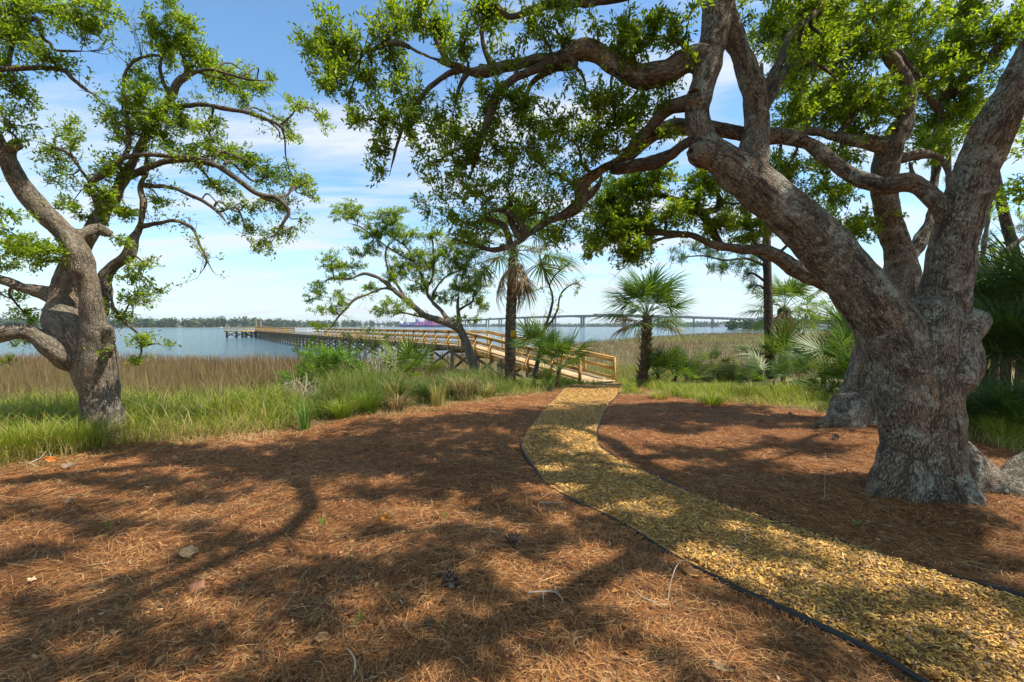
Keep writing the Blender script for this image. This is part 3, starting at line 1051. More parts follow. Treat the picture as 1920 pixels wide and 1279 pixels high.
M['red_paint'] = plain_mat('red_trailer_paint', (0.34, 0.05, 0.04), 0.5, 0.4, 0.1, 1)
M['white_paint'] = plain_mat('white_trailer_paint', (0.7, 0.7, 0.7), 0.5, 0.4, 0.05, 1)
M['tyre'] = plain_mat('tyre_rubber', (0.02, 0.02, 0.02), 0.8, 0.2, 0.1, 2)
for px, mt, ln, lab in ((919, 'red_paint', 14, 'small red lorry on the bridge left of the tall palm trunk'),
                        (1117, 'red_paint', 14, 'red lorry followed by a paler one near the bridge crest'),
                        (1128, 'white_paint', 12, 'white lorry close behind a red one near the bridge crest'),
                        (1147, 'red_paint', 15, 'red lorry highest on the bridge, right of the white one'),
                        (1160, 'white_paint', 6, 'small white van at the bridge crest beside the last red lorry')):
    p = deck_pt(px)
    t = deck_pt(px + 3) - deck_pt(px - 3); t /= np.linalg.norm(t)
    r = empty('lorry' if ln > 8 else 'van', p, lab, 'lorry' if ln > 8 else 'van', 'vehicles crossing the bridge')
    s = np.array((t[1], -t[0], 0))
    zz = np.array((0, 0, 1.0))
    beam_obj('cargo_box', t * (-ln / 2) + zz * 2.5, t * (ln / 2 - 2.6) + zz * 2.5, 2.5, 2.9, M[mt], r)
    beam_obj('cab', t * (ln / 2 - 2.4) + zz * 1.9, t * (ln / 2) + zz * 1.9, 2.4, 2.4, M[mt], r)
    for a in (-.36, .3):
        for e in (-1, 1):
            beam_obj('wheel', t * (a * ln - .5) + s * e * 1.1 + zz * .5, t * (a * ln + .5) + s * e * 1.1 + zz * .5, .4, 1.0, M['tyre'], r)

# container ship and quay cranes far behind the boardwalk
SHD = 1420
ship = empty('container_ship', (X(800, SHD), SHD, -1.25), 'distant ship stacked with magenta and violet containers behind the boardwalk', 'ship')
M['hull'] = plain_mat('ship_hull_paint', (0.10, 0.07, 0.16), 0.6, 0.3, 0.1, .1)
CCOL = {'magenta_box': (0.48, 0.06, 0.24), 'violet_box': (0.17, 0.10, 0.36), 'pink_box': (0.60, 0.22, 0.35), 'blue_box': (0.10, 0.16, 0.38), 'white_box': (0.6, 0.6, 0.62)}
for k, c in CCOL.items(): M[k] = plain_mat(k, c, 0.6, 0.3, .08, .2)
hw = X(846, SHD) - X(742, SHD)
hv = []
for z, sx in ((-1, .90), (6.5, 1.0)):
    for x, y in ((-.5, -9), (-.5, 9), (.38, 9), (.5, 0), (.38, -9)):
        hv.append((x * hw * sx, y, z))
me = bpy.data.meshes.new('hull'); me.from_pydata(hv, [], [(4, 3, 2, 1, 0), (5, 6, 7, 8, 9)] + [(i, (i + 1) % 5, 5 + (i + 1) % 5, 5 + i) for i in range(5)])
me.materials.append(M['hull']); o = bpy.data.objects.new('hull', me); COL.objects.link(o); o.parent = ship
keys = list(CCOL)
for k in range(15):
    x = -hw * .46 + k * hw * .055
    h = int(RNG.integers(3, 8)) if k > 3 else int(RNG.integers(2, 4))
    for j in range(h):
        key = keys[RNG.choice(5, p=[.42, .22, .2, .1, .06])] if k > 5 else keys[RNG.choice(5, p=[.15, .45, .05, .3, .05])]
        beam_obj('container', (x, -6.5, 7.8 + j * 2.62), (x + hw * .05, -6.5, 7.8 + j * 2.62), 12 if j else 13, 2.55, M[key], ship)
beam_obj('bridge_house', (-hw * .48, 0, 13), (-hw * .43, 0, 13), 14, 13, M['white_paint'], ship)
for px, h, lab in ((757, 30, 'leftmost pale quay crane beside the distant container ship'), (802, 33, 'middle pale quay crane over the magenta containers'), (838, 27, 'right-hand pale quay crane at the end of the container ship')):
    c = empty('quay_crane', (X(px, SHD + 40), SHD + 40, -1.25), lab, 'crane', 'quay cranes at the far container terminal')
    for e in (-7, 7):
        for y in (-8, 8):
            beam_obj('leg', (e, y, 0), (e * .8, y, h), 1.5, 1.5, M['concrete'], c)
    beam_obj('boom', (-3, -34, h + 1), (-3, 22, h + 1), 2.2, 2.4, M['white_paint'], c)
    beam_obj('portal_beam', (-7, 0, h * .55), (7, 0, h * .55), 1.4, 2, M['concrete'], c)
    beam_obj('mast', (0, 4, h), (0, 0, h + 15), 1.3, 1.3, M['concrete'], c)
    beam_obj('stay', (0, 0, h + 15), (-3, -32, h + 1.6), .6, .6, M['concrete'], c)

# block of flats and houses on the right-hand shore, boat on the river
M['far_wall'] = plain_mat('far_render', (0.30, 0.33, 0.38), 0.8, 0.2, .08, .3)
M['far_white'] = plain_mat('far_white_wall', (0.7, 0.7, 0.68), 0.7, 0.2, .05, .3)
M['far_roof'] = plain_mat('far_roof', (0.22, 0.22, 0.24), 0.8, 0.2, .1, .5)
M['far_glass'] = plain_mat('far_window_glass', (0.05, 0.07, 0.10), 0.15, 0.5, .2, .5)
tw = empty('apartment_block', (X(1431, 800), 800, -.6), 'blue grey tower block on the far shore left of the pine trunk', 'building')
beam_obj('wall', (0, 0, 0), (0, 0, 17.5), 12, 15, M['far_wall'], tw, up=(1, 0, 0))
beam_obj('roof', (0, 0, 17.5), (0, 0, 18.6), 12.8, 15.8, M['far_roof'], tw, up=(1, 0, 0))
for fl in range(5):
    for k in range(4):
        x = -5.4 + k * 3.6
        beam_obj('window', (x - 1, -6.03, 2.2 + fl * 3.2), (x + 1, -6.03, 2.2 + fl * 3.2), .12, 1.8, M['far_glass'], tw)
for px, d, w, lab in ((1258, 1690, 22, 'white shed roofed house on the far shore right of the small palm'), (1352, 1560, 16, 'low white house under the bridge on the far shore'), (1543, 285, 7, 'low pale boathouse at the marsh edge between the palmettos'), (1092, 1935, 20, 'tiny white house below the bridge crest')):
    h = empty('house', (X(px, d), d, -.6), lab, 'house', 'houses on the far shore')
    beam_obj('wall', (-w / 2, 0, w * .16), (w / 2, 0, w * .16), w * .6, w * .32, M['far_white'], h)
    for e in (-1, 1):
        beam_obj('roof', (-w * .54, e * w * .17, w * .40), (w * .54, e * w * .17, w * .40), w * .40, w * .03, M['far_roof'], h, up=(0, e * .5, 1))
bt = empty('motor_boat', (X(416, 560), 560, -1.25), 'tiny white motor boat on the river left of the pier end', 'boat')
hv = []
for z, sx, sy in ((-.1, .8, .6), (.95, 1, 1)):
    for x, y in ((-5.2, -1.5), (-5.2, 1.5), (2.2, 1.5), (5.4, 0), (2.2, -1.5)): hv.append((x * sx, y * sy, z))
me = bpy.data.meshes.new('hull'); me.from_pydata(hv, [], [(4, 3, 2, 1, 0), (5, 6, 7, 8, 9)] + [(i, (i + 1) % 5, 5 + (i + 1) % 5, 5 + i) for i in range(5)])
me.materials.append(M['white_paint']); o = bpy.data.objects.new('hull', me); COL.objects.link(o); o.parent = bt
beam_obj('cabin', (-2.2, 0, 1.5), (1.2, 0, 1.5), 1.7, 1.1, M['white_paint'], bt)
beam_obj('windscreen', (1.25, 0, 1.6), (1.4, 0, 1.6), 1.6, .7, M['far_glass'], bt)

# ------------------------------------------------------------------ boardwalk: ramp, straight pier, T-shaped head
RF = np.array((3.35, 17.35)); KN = np.array((-2.2, 27.0)); HD = np.array((-66.5, 120.0))
DW = 1.55
zf = float(gz(*RF)) + .06; zk = 0.55
pier = empty('boardwalk', (RF[0], RF[1], zf), 'new yellow timber boardwalk ramping up from the path and running out over the water', 'pier')
po = np.array((RF[0], RF[1], zf))
d1 = (KN - RF) / np.linalg.norm(KN - RF); L1 = np.linalg.norm(KN - RF)
d2 = (HD - KN) / np.linalg.norm(HD - KN); L2 = np.linalg.norm(HD - KN)


def deck_at(s):
    """Centre, direction and side vector of the walk s metres from its foot."""
    if s <= L1: c = RF + d1 * s; d = d1; z = zf + (zk - zf) * s / L1
    else: c = KN + d2 * (s - L1); d = d2; z = zk
    return np.array((c[0], c[1], z)) - po, np.array((d[0], d[1], 0)), np.array((d[1], -d[0], 0))


LT = L1 + L2
plank_me = None
rest = MB()
k = 0; s = 0.07
while s < LT:
    c, d, sd = deck_at(s)
    j = RNG.uniform(-.012, .012)
    a, b = c - sd * (DW / 2 + .04 + j) + (0, 0, -.018), c + sd * (DW / 2 + .04 - j) + (0, 0, -.018)
    if k < 290:
        beam_obj('deck_plank', a, b, .132, .036 + RNG.uniform(-.003, .003), M['wood_deck'], pier)
    else:
        rest.beam(a, b, .27, .036)
    k += 1; s += .14 if k < 290 else .28
tag(rest.build('far_deck_planking', M['wood_deck'], pier), kind='stuff')

GAP = (53.0, 66.0)        # here the rails are white metal
posts = []
s = 0.12
while s < LT:
    posts.append(s)
    s += 1.83
white = empty('metal_handrail', deck_at(GAP[0])[0] + po, 'white metal handrail section let into the timber rails of the pier', 'railing')
wo = np.array(white.location) - po
RH = 0.88
for e in (-1, 1):
    prev = None
    for n_, s in enumerate(posts):
        c, d, sd = deck_at(s)
        b = c + sd * e * (DW / 2 + .085)
        inw = GAP[0] < s < GAP[1]
        zt = b[2] + RH
        if inw:
            beam_obj('rail_post', b - wo + (0, 0, -.1), np.array((b[0], b[1], zt + .05)) - wo, .06, .06, M['white_metal'], white)
        else:
            beam_obj('rail_post', b + (0, 0, -.32 if s > .5 else -.1), np.array((b[0], b[1], zt - .02)), .09, .09, M['wood_new'], pier, up=d)
            if n_ < 26:
                beam_obj('post_brace', b - d * 0 + sd * e * .30 + (0, 0, -.14), b + sd * e * .045 + (0, 0, .42), .04, .09, M['wood_new'], pier, up=d) if s > 3 else None
        if prev is not None:
            pb, ps, pw = prev
            tgt, mt, off = (white, M['white_metal'], wo) if (inw and pw) else (pier, M['wood_new'], 0)
            dirn = (b - pb) / np.linalg.norm(b - pb)
            u = np.array((0, 0, 1.0))
            beam_obj('top_rail', pb + u * (RH + .0) - off, b + u * (RH + .0) - off, .05 if tgt is white else .15, .05 if tgt is white else .04, mt, tgt)
            beam_obj('side_rail', pb + u * (RH - .095) - sd * e * .064 - off, b + u * (RH - .095) - sd * e * .064 - off, .036, .13, mt, tgt)
            beam_obj('mid_rail', pb + u * .46 - sd * e * .064 - off, b + u * .46 - sd * e * .064 - off, .036, .13 if tgt is pier else .05, mt, tgt)
            beam_obj('toe_rail', pb + u * .10 - sd * e * .064 - off, b + u * .10 - sd * e * .064 - off, .036, .08, mt, tgt)
            if tgt is white:
                for q in np.linspace(.15, .85, 5):
                    w_ = pb * (1 - q) + b * q - wo
                    beam_obj('baluster', w_ + (0, 0, .08), w_ + (0, 0, RH), .03, .03, mt, white)
        prev = (b, s, inw)
# rim joists and stringers
s = 0.0
while s < LT - .1:
    s2 = min(s + 3.66, LT)
    if s < L1 < s2: s2 = L1
    a, d, sd = deck_at(s); b = deck_at(s2 - 1e-6)[0]
    for e in (-1, 0, 1):
        beam_obj('stringer', a + sd * e * (DW / 2 - .03) + (0, 0, -.16), b + sd * e * (DW / 2 - .03) + (0, 0, -.16), .045, .235, M['wood_new'] if s < L1 else M['wood_pile'], pier)
    s = s2
# piles, caps and cross braces
s = 3.4
while s < LT:
    c, d, sd = deck_at(s)
    zb = min(float(gz(c[0] + po[0], c[1] + po[1])), -1.0) - po[2] - .5
    tops = []
    for e in (-1, 1):
        b = c + sd * e * (DW / 2 + .02)
        v, f = tube(np.array([[b[0], b[1], zb, .12], [b[0], b[1], c[2] - .12, .105]]), 10, True)
        mesh_np('pile', v, f, M['wood_pile'], pier, smooth=True)
        tops.append(b)
    for o_ in (-1, 1):
        beam_obj('pile_cap', tops[0] - sd * .15 + d * o_ * .13 + (0, 0, -.38), tops[1] + sd * .15 + d * o_ * .13 + (0, 0, -.38), .05, .2, M['wood_pile'], pier)
    lo = max(zb + .5, c[2] - 1.55)
    beam_obj('cross_brace', np.array((*tops[0][:2], lo)) + d * .14, np.array((*tops[1][:2], c[2] - .45)) + d * .14, .045, .14, M['wood_pile'], pier)
    beam_obj('cross_brace', np.array((*tops[1][:2], lo)) - d * .14, np.array((*tops[0][:2], c[2] - .45)) - d * .14, .045, .14, M['wood_pile'], pier)
    s += 3.05 if s < L1 + 8 else 2.75
# pier head: a deck across the end on dark piles with crossed braces
head = empty('pier_head', (HD[0], HD[1], -1.25), 'wide wooden platform on dark crossed piles at the far end of the pier', 'pier')
ho = np.array(head.location)
X0, X1 = X(432, 121) - ho[0], X(492, 121) - ho[0]
for k in range(26):
    y = -1.5 + k * .29
    beam_obj('deck_plank', (X0, y, zk + 1.23), (X1, y, zk + 1.23), .27, .04, M['wood_deck'], head)
beam_obj('rim_joist', (X0, -1.68, zk + 1.10), (X1, -1.68, zk + 1.10), .06, .3, M['wood_new'], head)
beam_obj('rim_joist', (X0, 5.9, zk + 1.10), (X1, 5.9, zk + 1.10), .06, .3, M['wood_new'], head)
xs = np.linspace(X0 + .5, X1 - .5, 4)
for y in (-1.3, 5.5):
    for k, x in enumerate(xs):
        v, f = tube(np.array([[x, y, -1.2, .27], [x, y, zk + 1.2, .25]]), 10, True)
        mesh_np('pile', v, f, M['wood_dark'], head, smooth=True)
        if k < 3:
            beam_obj('cross_brace', (x, y - .3, .25), (xs[k + 1], y - .3, zk + .85), .07, .24, M['wood_dark'], head)
            beam_obj('cross_brace', (x, y - .38, zk + .85), (xs[k + 1], y - .38, .25), .07, .24, M['wood_dark'], head)
for y in (-1.6, 5.8):
    for x in np.linspace(X0 + .1, X1 - .1, 6):
        beam_obj('rail_post', (x, y, zk + 1.2), (x, y, zk + 2.25), .1, .1, M['wood_new'], head)
    beam_obj('top_rail', (X0, y, zk + 2.27), (X1, y, zk + 2.27), .15, .05, M['wood_new'], head)
    beam_obj('mid_rail', (X0, y, zk + 1.75), (X1, y, zk + 1.75), .05, .14, M['wood_new'], head)
for px, h, lab in ((480, 5.2, 'taller grey mooring pile standing at the corner of the pier head'), (489, 4.4, 'shorter grey mooring pile just right of the taller one at the pier head')):
    mp_ = P(px, 618, 124)
    v, f = tube(np.array([[0, 0, -1.5, .22], [0, 0, h, .19]]), 10, True)
    o = mesh_np('mooring_pile', v, f, M['wood_pile'], None, smooth=True)
    o.location = (mp_[0], mp_[1], -1.25)
    tag(o, lab, 'post', 'mooring piles at the pier head')

# ------------------------------------------------------------------ path edging
def edging(line, name, label, gaps):
    vs = MB()
    z = near_bump(line[:, 0], line[:, 1])
    w = .009
    prev = None
    s = 0
    hts = .022 + (vnoise3(np.stack([np.arange(len(line)) * .11, np.full(len(line), len(label) * 1.), np.zeros(len(line))], 1)) - .5) * .075
    t = np.gradient(line, axis=0); t /= np.linalg.norm(t, axis=1)[:, None]
    side = np.stack([t[:, 1], -t[:, 0]], 1)
    zz = gz(line[:, 0], line[:, 1])
    for a, b in gaps:
        hts[a:b] -= .05
    prof = []
    for k in range(len(line)):
        p = line[k]
        h = zz[k] + hts[k]
        tilt = side[k] * .012 * math.sin(k * .13)
        prof.append([(*(p - side[k] * w), zz[k] - .06), (*(p + side[k] * w), zz[k] - .06), (*(p + side[k] * w * .8 + tilt), h), (*(p + tilt), h + .007), (*(p - side[k] * w * .8 + tilt), h)])
    v = np.array(prof).reshape(-1, 3)
    i = np.arange(len(line) - 1)[:, None, None] * 5
    j = np.arange(5)[None, :, None]
    f = (i + np.concatenate([j, (j + 1) % 5, (j + 1) % 5 + 5, j + 5], 2)).reshape(-1, 4)
    o = mesh_np(name, v, f, M['edging'], None, smooth=False)
    return tag(o, label, 'edging', 'black edging along the chip path')


edging(EL, 'path_edging', 'black plastic edging strip along the left side of the golden chip path', [(0, 44), (70, 76), (110, 118), (150, 156), (186, 191)])
edging(ER, 'path_edging', 'black plastic edging strip between the chip path and the big oak', [(0, 52), (66, 84), (101, 114), (150, 156)])

# ------------------------------------------------------------------ big oak on the right
A = Tree('oak_tree', G(1733, 925), 'massive grey oak leaning over the path with two huge limbs on the right', 'tree', None, 'bark', 'bark_thin', .067, .027)
A.limb([(1740, 985, 4.55, 140), (1738, 935, 4.55, 119), (1735, 880, 4.55, 102), (1730, 790, 4.55, 96), (1726, 700, 4.55, 95), (1722, 640, 4.55, 98), (1730, 590, 4.6, 84)], wob=.1, thin=.87)
for pts in ([(1700, 850, 4.5, 50), (1655, 930, 4.42, 36), (1615, 962, 4.36, 18)], [(1760, 860, 4.45, 56), (1790, 930, 4.32, 44), (1815, 980, 4.22, 30)], [(1720, 860, 4.42, 50), (1712, 930, 4.30, 40), (1705, 985, 4.20, 30)],
            [(1780, 870, 4.6, 60), (1835, 905, 4.6, 44), (1880, 925, 4.55, 40), (1950, 930, 4.6, 42)], [(1900, 940, 4.5, 44), (1918, 890, 4.75, 40), (1945, 850, 4.8, 34)]):
    A.limb(pts, True, wob=.3)
A.limb([(1712, 860, 4.5, 60), (1704, 770, 4.5, 74), (1694, 690, 4.5, 80), (1668, 622, 4.5, 76), (1626, 560, 4.5, 68), (1560, 480, 4.55, 60), (1480, 402, 4.6, 54), (1405, 338, 4.65, 52), (1342, 290, 4.7, 42), (1312, 245, 4.75, 31), (1311, 190, 4.8, 25), (1328, 115, 4.85, 27), (1343, 45, 4.9, 31), (1342, -40, 4.95, 33), (1320, -200, 5.0, 30), (1260, -420, 4.9, 24)], wob=.12, thin=.87)
A.limb([(1402, 345, 4.72, 34), (1414, 270, 4.85, 33), (1418, 200, 4.95, 32), (1400, 125, 4.98, 27), (1374, 65, 4.97, 27), (1352, 10, 4.95, 29)], wob=.12, thin=.87)
A.limb([(1756, 620, 4.6, 70), (1776, 520, 4.6, 56), (1796, 420, 4.6, 57), (1832, 310, 4.55, 48), (1882, 205, 4.5, 42), (1945, 95, 4.45, 38), (2040, -60, 4.3, 42), (2160, -260, 4.1, 34)], wob=.1, thin=.87)
A.limb([(1795, 440, 4.55, 38), (1752, 372, 4.6, 34), (1705, 343, 4.7, 29), (1655, 347, 4.8, 25), (1600, 330, 4.95, 24), (1550, 293, 5.1, 24), (1500, 262, 5.2, 21), (1445, 256, 5.35, 19), (1385, 250, 5.5, 22), (1325, 240, 5.6, 27), (1262, 237, 5.65, 24), (1215, 254, 5.7, 23), (1175, 292, 5.75, 19), (1125, 320, 5.8, 17), (1093, 345, 5.85, 18), (1086, 381, 5.9, 18), (1060, 402, 5.9, 15), (1003, 429, 5.95, 12), (968, 456, 6.0, 10), (925, 468, 6.0, 7), (880, 456, 6.0, 5), (838, 444, 6.05, 3.5)], True, wob=.14, thin=.66)
A.limb([(1318, 95, 4.8, 24), (1285, 112, 4.85, 23), (1248, 136, 4.9, 24), (1200, 144, 5.0, 23), (1160, 122, 5.05, 20), (1112, 98, 5.1, 18), (1085, 97, 5.15, 17), (1050, 112, 5.2, 14), (1000, 112, 5.25, 12), (950, 124, 5.3, 11), (890, 134, 5.35, 10), (835, 118, 5.4, 7), (790, 100, 5.45, 5.5), (740, 80, 5.5, 5), (690, 95, 5.55, 4), (650, 88, 5.6, 3)], True, wob=.2)
A.limb([(1078, 118, 5.15, 11), (1020, 124, 5.1, 10), (970, 145, 5.1, 9), (932, 175, 5.1, 8), (918, 215, 5.1, 8), (905, 255, 5.1, 6), (892, 300, 5.15, 5.5), (882, 335, 5.2, 4)], False)
A.limb([(1075, 122, 5.15, 10), (1040, 128, 5.25, 8), (1000, 152, 5.3, 5), (985, 185, 5.3, 3.5), (960, 225, 5.3, 2.5)], False)
A.limb([(865, 132, 5.38, 7), (838, 140, 5.35, 6), (805, 165, 5.3, 5), (785, 190, 5.3, 4.5), (765, 215, 5.3, 4), (745, 270, 5.3, 3), (730, 330, 5.3, 2)], False)
A.limb([(880, 132, 5.37, 6), (862, 160, 5.4, 4), (856, 185, 5.4, 3.5), (850, 210, 5.4, 3)], False)
A.limb([(845, 110, 5.4, 5), (815, 65, 5.5, 4), (825, 30, 5.5, 3)], False)
A.limb([(1060, 100, 5.15, 6), (1045, 60, 5.2, 4), (1030, 40, 5.2, 3)], False)
A.limb([(920, 118, 5.3, 6), (905, 80, 5.35, 4), (910, 40, 5.4, 3), (940, 10, 5.4, 3)], False)
A.limb([(1292, 190, 4.8, 15), (1255, 203, 4.95, 13), (1225, 232, 5.1, 11), (1190, 270, 5.2, 7), (1150, 290, 5.3, 4)], False)
A.limb([(1100, 385, 5.9, 8), (1120, 350, 5.95, 6), (1130, 320, 5.95, 4)], False)
A.limb([(985, 440, 5.95, 8), (972, 415, 5.9, 6), (940, 395, 5.9, 5), (900, 405, 5.9, 4)], False)
A.limb([(975, 450, 6.0, 8), (960, 420, 6.0, 6), (955, 390, 6.0, 5), (970, 350, 6.0, 4)], False)
A.limb([(960, 462, 6, 7), (945, 425, 5.95, 6), (915, 412, 5.95, 5), (880, 420, 5.95, 4), (850, 405, 5.95, 3)], False)
A.limb([(1325, -120, 5.0, 16), (1250, -60, 5.0, 15), (1180, -12, 5.05, 13), (1110, 2, 5.1, 11), (1060, -2, 5.15, 10), (1000, 18, 5.2, 8), (955, 32, 5.2, 6), (925, 10, 5.3, 5), (870, 20, 5.35, 3)], False)
A.limb([(1085, 0, 5.1, 7), (1040, 28, 5.1, 5), (1030, 50, 5.1, 4)], False)
A.limb([(1420, 200, 4.95, 10), (1460, 120, 5.3, 8), (1480, 70, 5.6, 6), (1530, 20, 5.9, 5), (1560, -40, 6.1, 4)], False)
A.limb([(1420, 235, 4.95, 9), (1468, 140, 5.2, 8), (1490, 115, 5.4, 5), (1540, 125, 5.6, 4), (1580, 160, 5.8, 3)], False)
A.limb([(1285, 270, 4.85, 9), (1235, 300, 5.2, 12), (1185, 312, 5.5, 12), (1150, 318, 5.8, 10)], False)
# boughs above and beside the frame, whose shade falls on the litter
UP = {}
p0 = P(1260, -420, 4.9)
A.limb([(*p0, .13), (1.0, 4.4, 8.2, .10), (0.0, 3.6, 8.6, .08), (-1.2, 2.8, 8.8, .06), (-2.4, 2.2, 8.9, .035)], False, px=False)
A.limb([(*P(1320, -200, 5.0), .12), (2.6, 4.2, 7.3, .10), (3.4, 3.0, 7.7, .08), (3.0, 1.6, 8.0, .06), (2.2, 0.4, 8.1, .04)], False, px=False)
p1 = P(2160, -260, 4.1)
A.limb([(*p1, .17), (6.2, 3.3, 6.6, .14), (5.6, 2.2, 7.2, .11), (4.4, 1.2, 7.5, .09), (3.0, 0.6, 7.6, .06)], False, px=False)
A.limb([(*P(2040, -60, 4.3), .16), (5.8, 5.0, 6.2, .12), (6.2, 6.2, 7.2, .10), (5.6, 7.4, 8.0, .08), (4.2, 8.2, 8.6, .05)], False, px=False)
A.limb([(6.2, 3.3, 6.6, .12), (7.4, 2.6, 7.0, .10), (8.4, 1.6, 7.2, .07), (9.0, .4, 7.4, .04)], False, px=False)
A.limb([(5.8, 5.0, 6.2, .11), (7.2, 5.2, 6.6, .09), (8.6, 5.6, 6.9, .06), (9.6, 6.2, 7, .04)], False, px=False)
A.knot(1624, 604, 4.18, .06, .15, (-.35, -1, .05))
A.knot(1752, 352, 4.25, .10, .12, (-.5, -1, -.1))
A.knot(1747, 500, 4.25, .05, .06, (-.1, -1, 0))
A.knot(1299, 174, 4.58, .055, .10, (-.5, -1, -.4))
A.knot(1290, 282, 4.6, .04, .07, (-.9, -1, -.2))
A.limb([(1762, 690, 4.55, 84), (1778, 642, 4.55, 68), (1796, 620, 4.55, 52), (1816, 608, 4.55, 38), (1834, 603, 4.55, 25), (1845, 602, 4.55, 18)], True, wob=.05)
A.limb([(1715, 345, 4.7, 24), (1708, 318, 4.7, 15), (1704, 306, 4.7, 11)], True)
A.limb([(1318, 205, 4.74, 22), (1306, 184, 4.68, 19), (1299, 174, 4.63, 15)], True)
A.limb([(1335, 298, 4.7, 38), (1310, 288, 4.68, 29), (1296, 282, 4.66, 22)], True)
A.samples()
A.blobs([(590, 85, 38, 40), (615, 55, 30, 35), (650, 90, 45, 55), (625, 150, 35, 40), (605, 120, 30, 30), (695, 140, 45, 40), (655, 185, 22, 18), (745, 45, 50, 50), (790, 30, 45, 45), (740, 125, 40, 32), (700, 225, 34, 40), (715, 285, 26, 42), (702, 325, 16, 26), (765, 240, 38, 40), (755, 180, 38, 38), (830, 60, 38, 42), (870, 85, 42, 30), (830, 235, 45, 35), (870, 255, 48, 34), (905, 175, 30, 25), (955, 185, 48, 34), (980, 220, 55, 30), (920, 225, 36, 36), (1000, 60, 45, 36), (1060, 60, 26, 38), (930, 40, 42, 38), (900, 12, 46, 20), (1050, 12, 55, 20), (700, 60, 25, 22)], 3.93, 38, .35)
A.blobs([(820, 300, 48, 40), (880, 305, 58, 48), (930, 280, 56, 40), (840, 350, 58, 36), (800, 385, 30, 30), (900, 370, 60, 42), (960, 330, 58, 42), (1000, 280, 50, 58), (1040, 225, 58, 38), (1080, 270, 58, 58), (1110, 210, 46, 30), (1030, 325, 58, 42), (1000, 390, 50, 40), (900, 430, 58, 28), (855, 412, 48, 30), (1060, 420, 40, 38), (1030, 448, 40, 20), (1060, 350, 40, 40), (960, 400, 40, 30)], 2.35, 39, .55)
A.blobs([(1170, 70, 46, 42), (1220, 52, 38, 46), (1190, 105, 38, 34), (1262, 70, 34, 36), (1140, 185, 48, 26), (1160, 222, 56, 38), (1120, 262, 48, 38), (1205, 182, 38, 28), (1240, 190, 25, 25)], 4.96, 38, .35)
A.blobs([(1470, 60, 60, 46), (1500, 130, 46, 38), (1440, 40, 40, 40), (1540, 95, 45, 40), (1490, 200, 40, 40), (1570, 40, 50, 40)], 4.79, 38, .5, .6)
A.blobs([(1100, 170, 40, 24), (1290, 40, 30, 30), (1290, 130, 24, 30), (1250, 250, 30, 24), (1180, 250, 40, 26), (860, 200, 30, 26), (1010, 250, 40, 30), (1120, 60, 30, 30), (960, 120, 30, 20), (1080, 150, 30, 20), (1230, 150, 34, 30), (660, 230, 24, 24), (800, 200, 30, 26), (1400, 30, 24, 30)], 2.2, 30, .4)
A.dead_twigs([(720, 25, 25, 15), (1060, 170, 25, 15), (830, 210, 25, 25), (1120, 20, 20, 30)], 5)


def shade(lst, tree, h0=6.2, h1=7.6, dens=1.0):
    """Boughs out of the frame, hung where the sun carries their shade to the given spots on the ground."""
    for px, py, rx, ry, *dd_ in lst:
        g = P(px, py, dd_[0]) if dd_ else G(px, py)
        for h in np.linspace(RNG.uniform(h0, h1), 14, 12):
            c = g + np.array(SUN) / SUN.z * h
            if c[1] < .6 or proj(c)[1] < -110 or proj(c)[0] > 2080 or proj(c)[0] < -200: break
        wx = 1.3 * rx * g[1] / FPX
        wy = 1.3 * max(.15, ry * g[1] ** 2 / (FPX * EYE))
        n = max(3, int(math.pi * wx * wy * 60 * dens))
        tree.blob_at(c, (wx * .9, wy * .9, .28), max(3, int(n * .43)), 28, None, 1.9)


shade([(640, 830, 130, 22), (760, 800, 110, 18), (850, 832, 100, 26), (720, 872, 90, 22), (560, 892, 90, 22), (470, 872, 100, 16), (300, 905, 150, 20), (120, 962, 130, 22), (880, 900, 120, 36), (950, 950, 80, 34),
       (860, 1000, 100, 22), (700, 995, 80, 14), (430, 1012, 80, 24), (340, 1060, 50, 20), (640, 1082, 140, 42), (800, 1062, 110, 44), (930, 1022, 110, 36), (560, 1132, 110, 34), (250, 1112, 90, 26), (110, 1152, 120, 28),
       (380, 1205, 130, 26), (640, 1192, 100, 36), (900, 1112, 75, 52), (850, 1200, 85, 54), (760, 1250, 110, 36), (500, 1262, 130, 32), (120, 1262, 130, 28), (1010, 1232, 36, 34), (1110, 985, 50, 26), (330, 985, 60, 14), (700, 920, 80, 14), (40, 1240, 110, 24), (280, 1255, 90, 20), (640, 1250, 70, 20), (720, 1140, 60, 22), (150, 900, 110, 14), (400, 930, 90, 14), (200, 985, 90, 12), (900, 1265, 70, 24), (1040, 1010, 50, 22), (980, 860, 60, 18), (30, 1120, 60, 20)], A)
shade([(1500, 920, 140, 34), (1570, 962, 120, 36), (1650, 1002, 150, 44), (1790, 1042, 120, 32), (1400, 882, 100, 22), (1300, 852, 80, 18), (1250, 802, 80, 14), (1400, 792, 110, 14), (1250, 985, 110, 34), (1190, 925, 60, 18), (1345, 1015, 70, 26), (1450, 1035, 70, 26), (1550, 1132, 90, 34), (1450, 1182, 90, 26), (1640, 1182, 70, 26), (1890, 1150, 60, 26), (1060, 862, 60, 16), (1140, 892, 50, 16), (1500, 840, 90, 18), (1560, 800, 70, 14), (1080, 790, 60, 12), (1160, 1010, 60, 20), (1260, 1075, 60, 22), (1350, 1130, 70, 26), (1700, 1130, 80, 24), (1500, 1240, 90, 30), (1750, 1230, 100, 30), (1880, 1060, 60, 24), (1100, 940, 40, 18), (60, 1040, 90, 20), (200, 1190, 80, 24), (480, 1090, 80, 24), (1130, 1180, 60, 30), (1230, 1250, 70, 26)], A, 6.4, 8.0, 1.25)
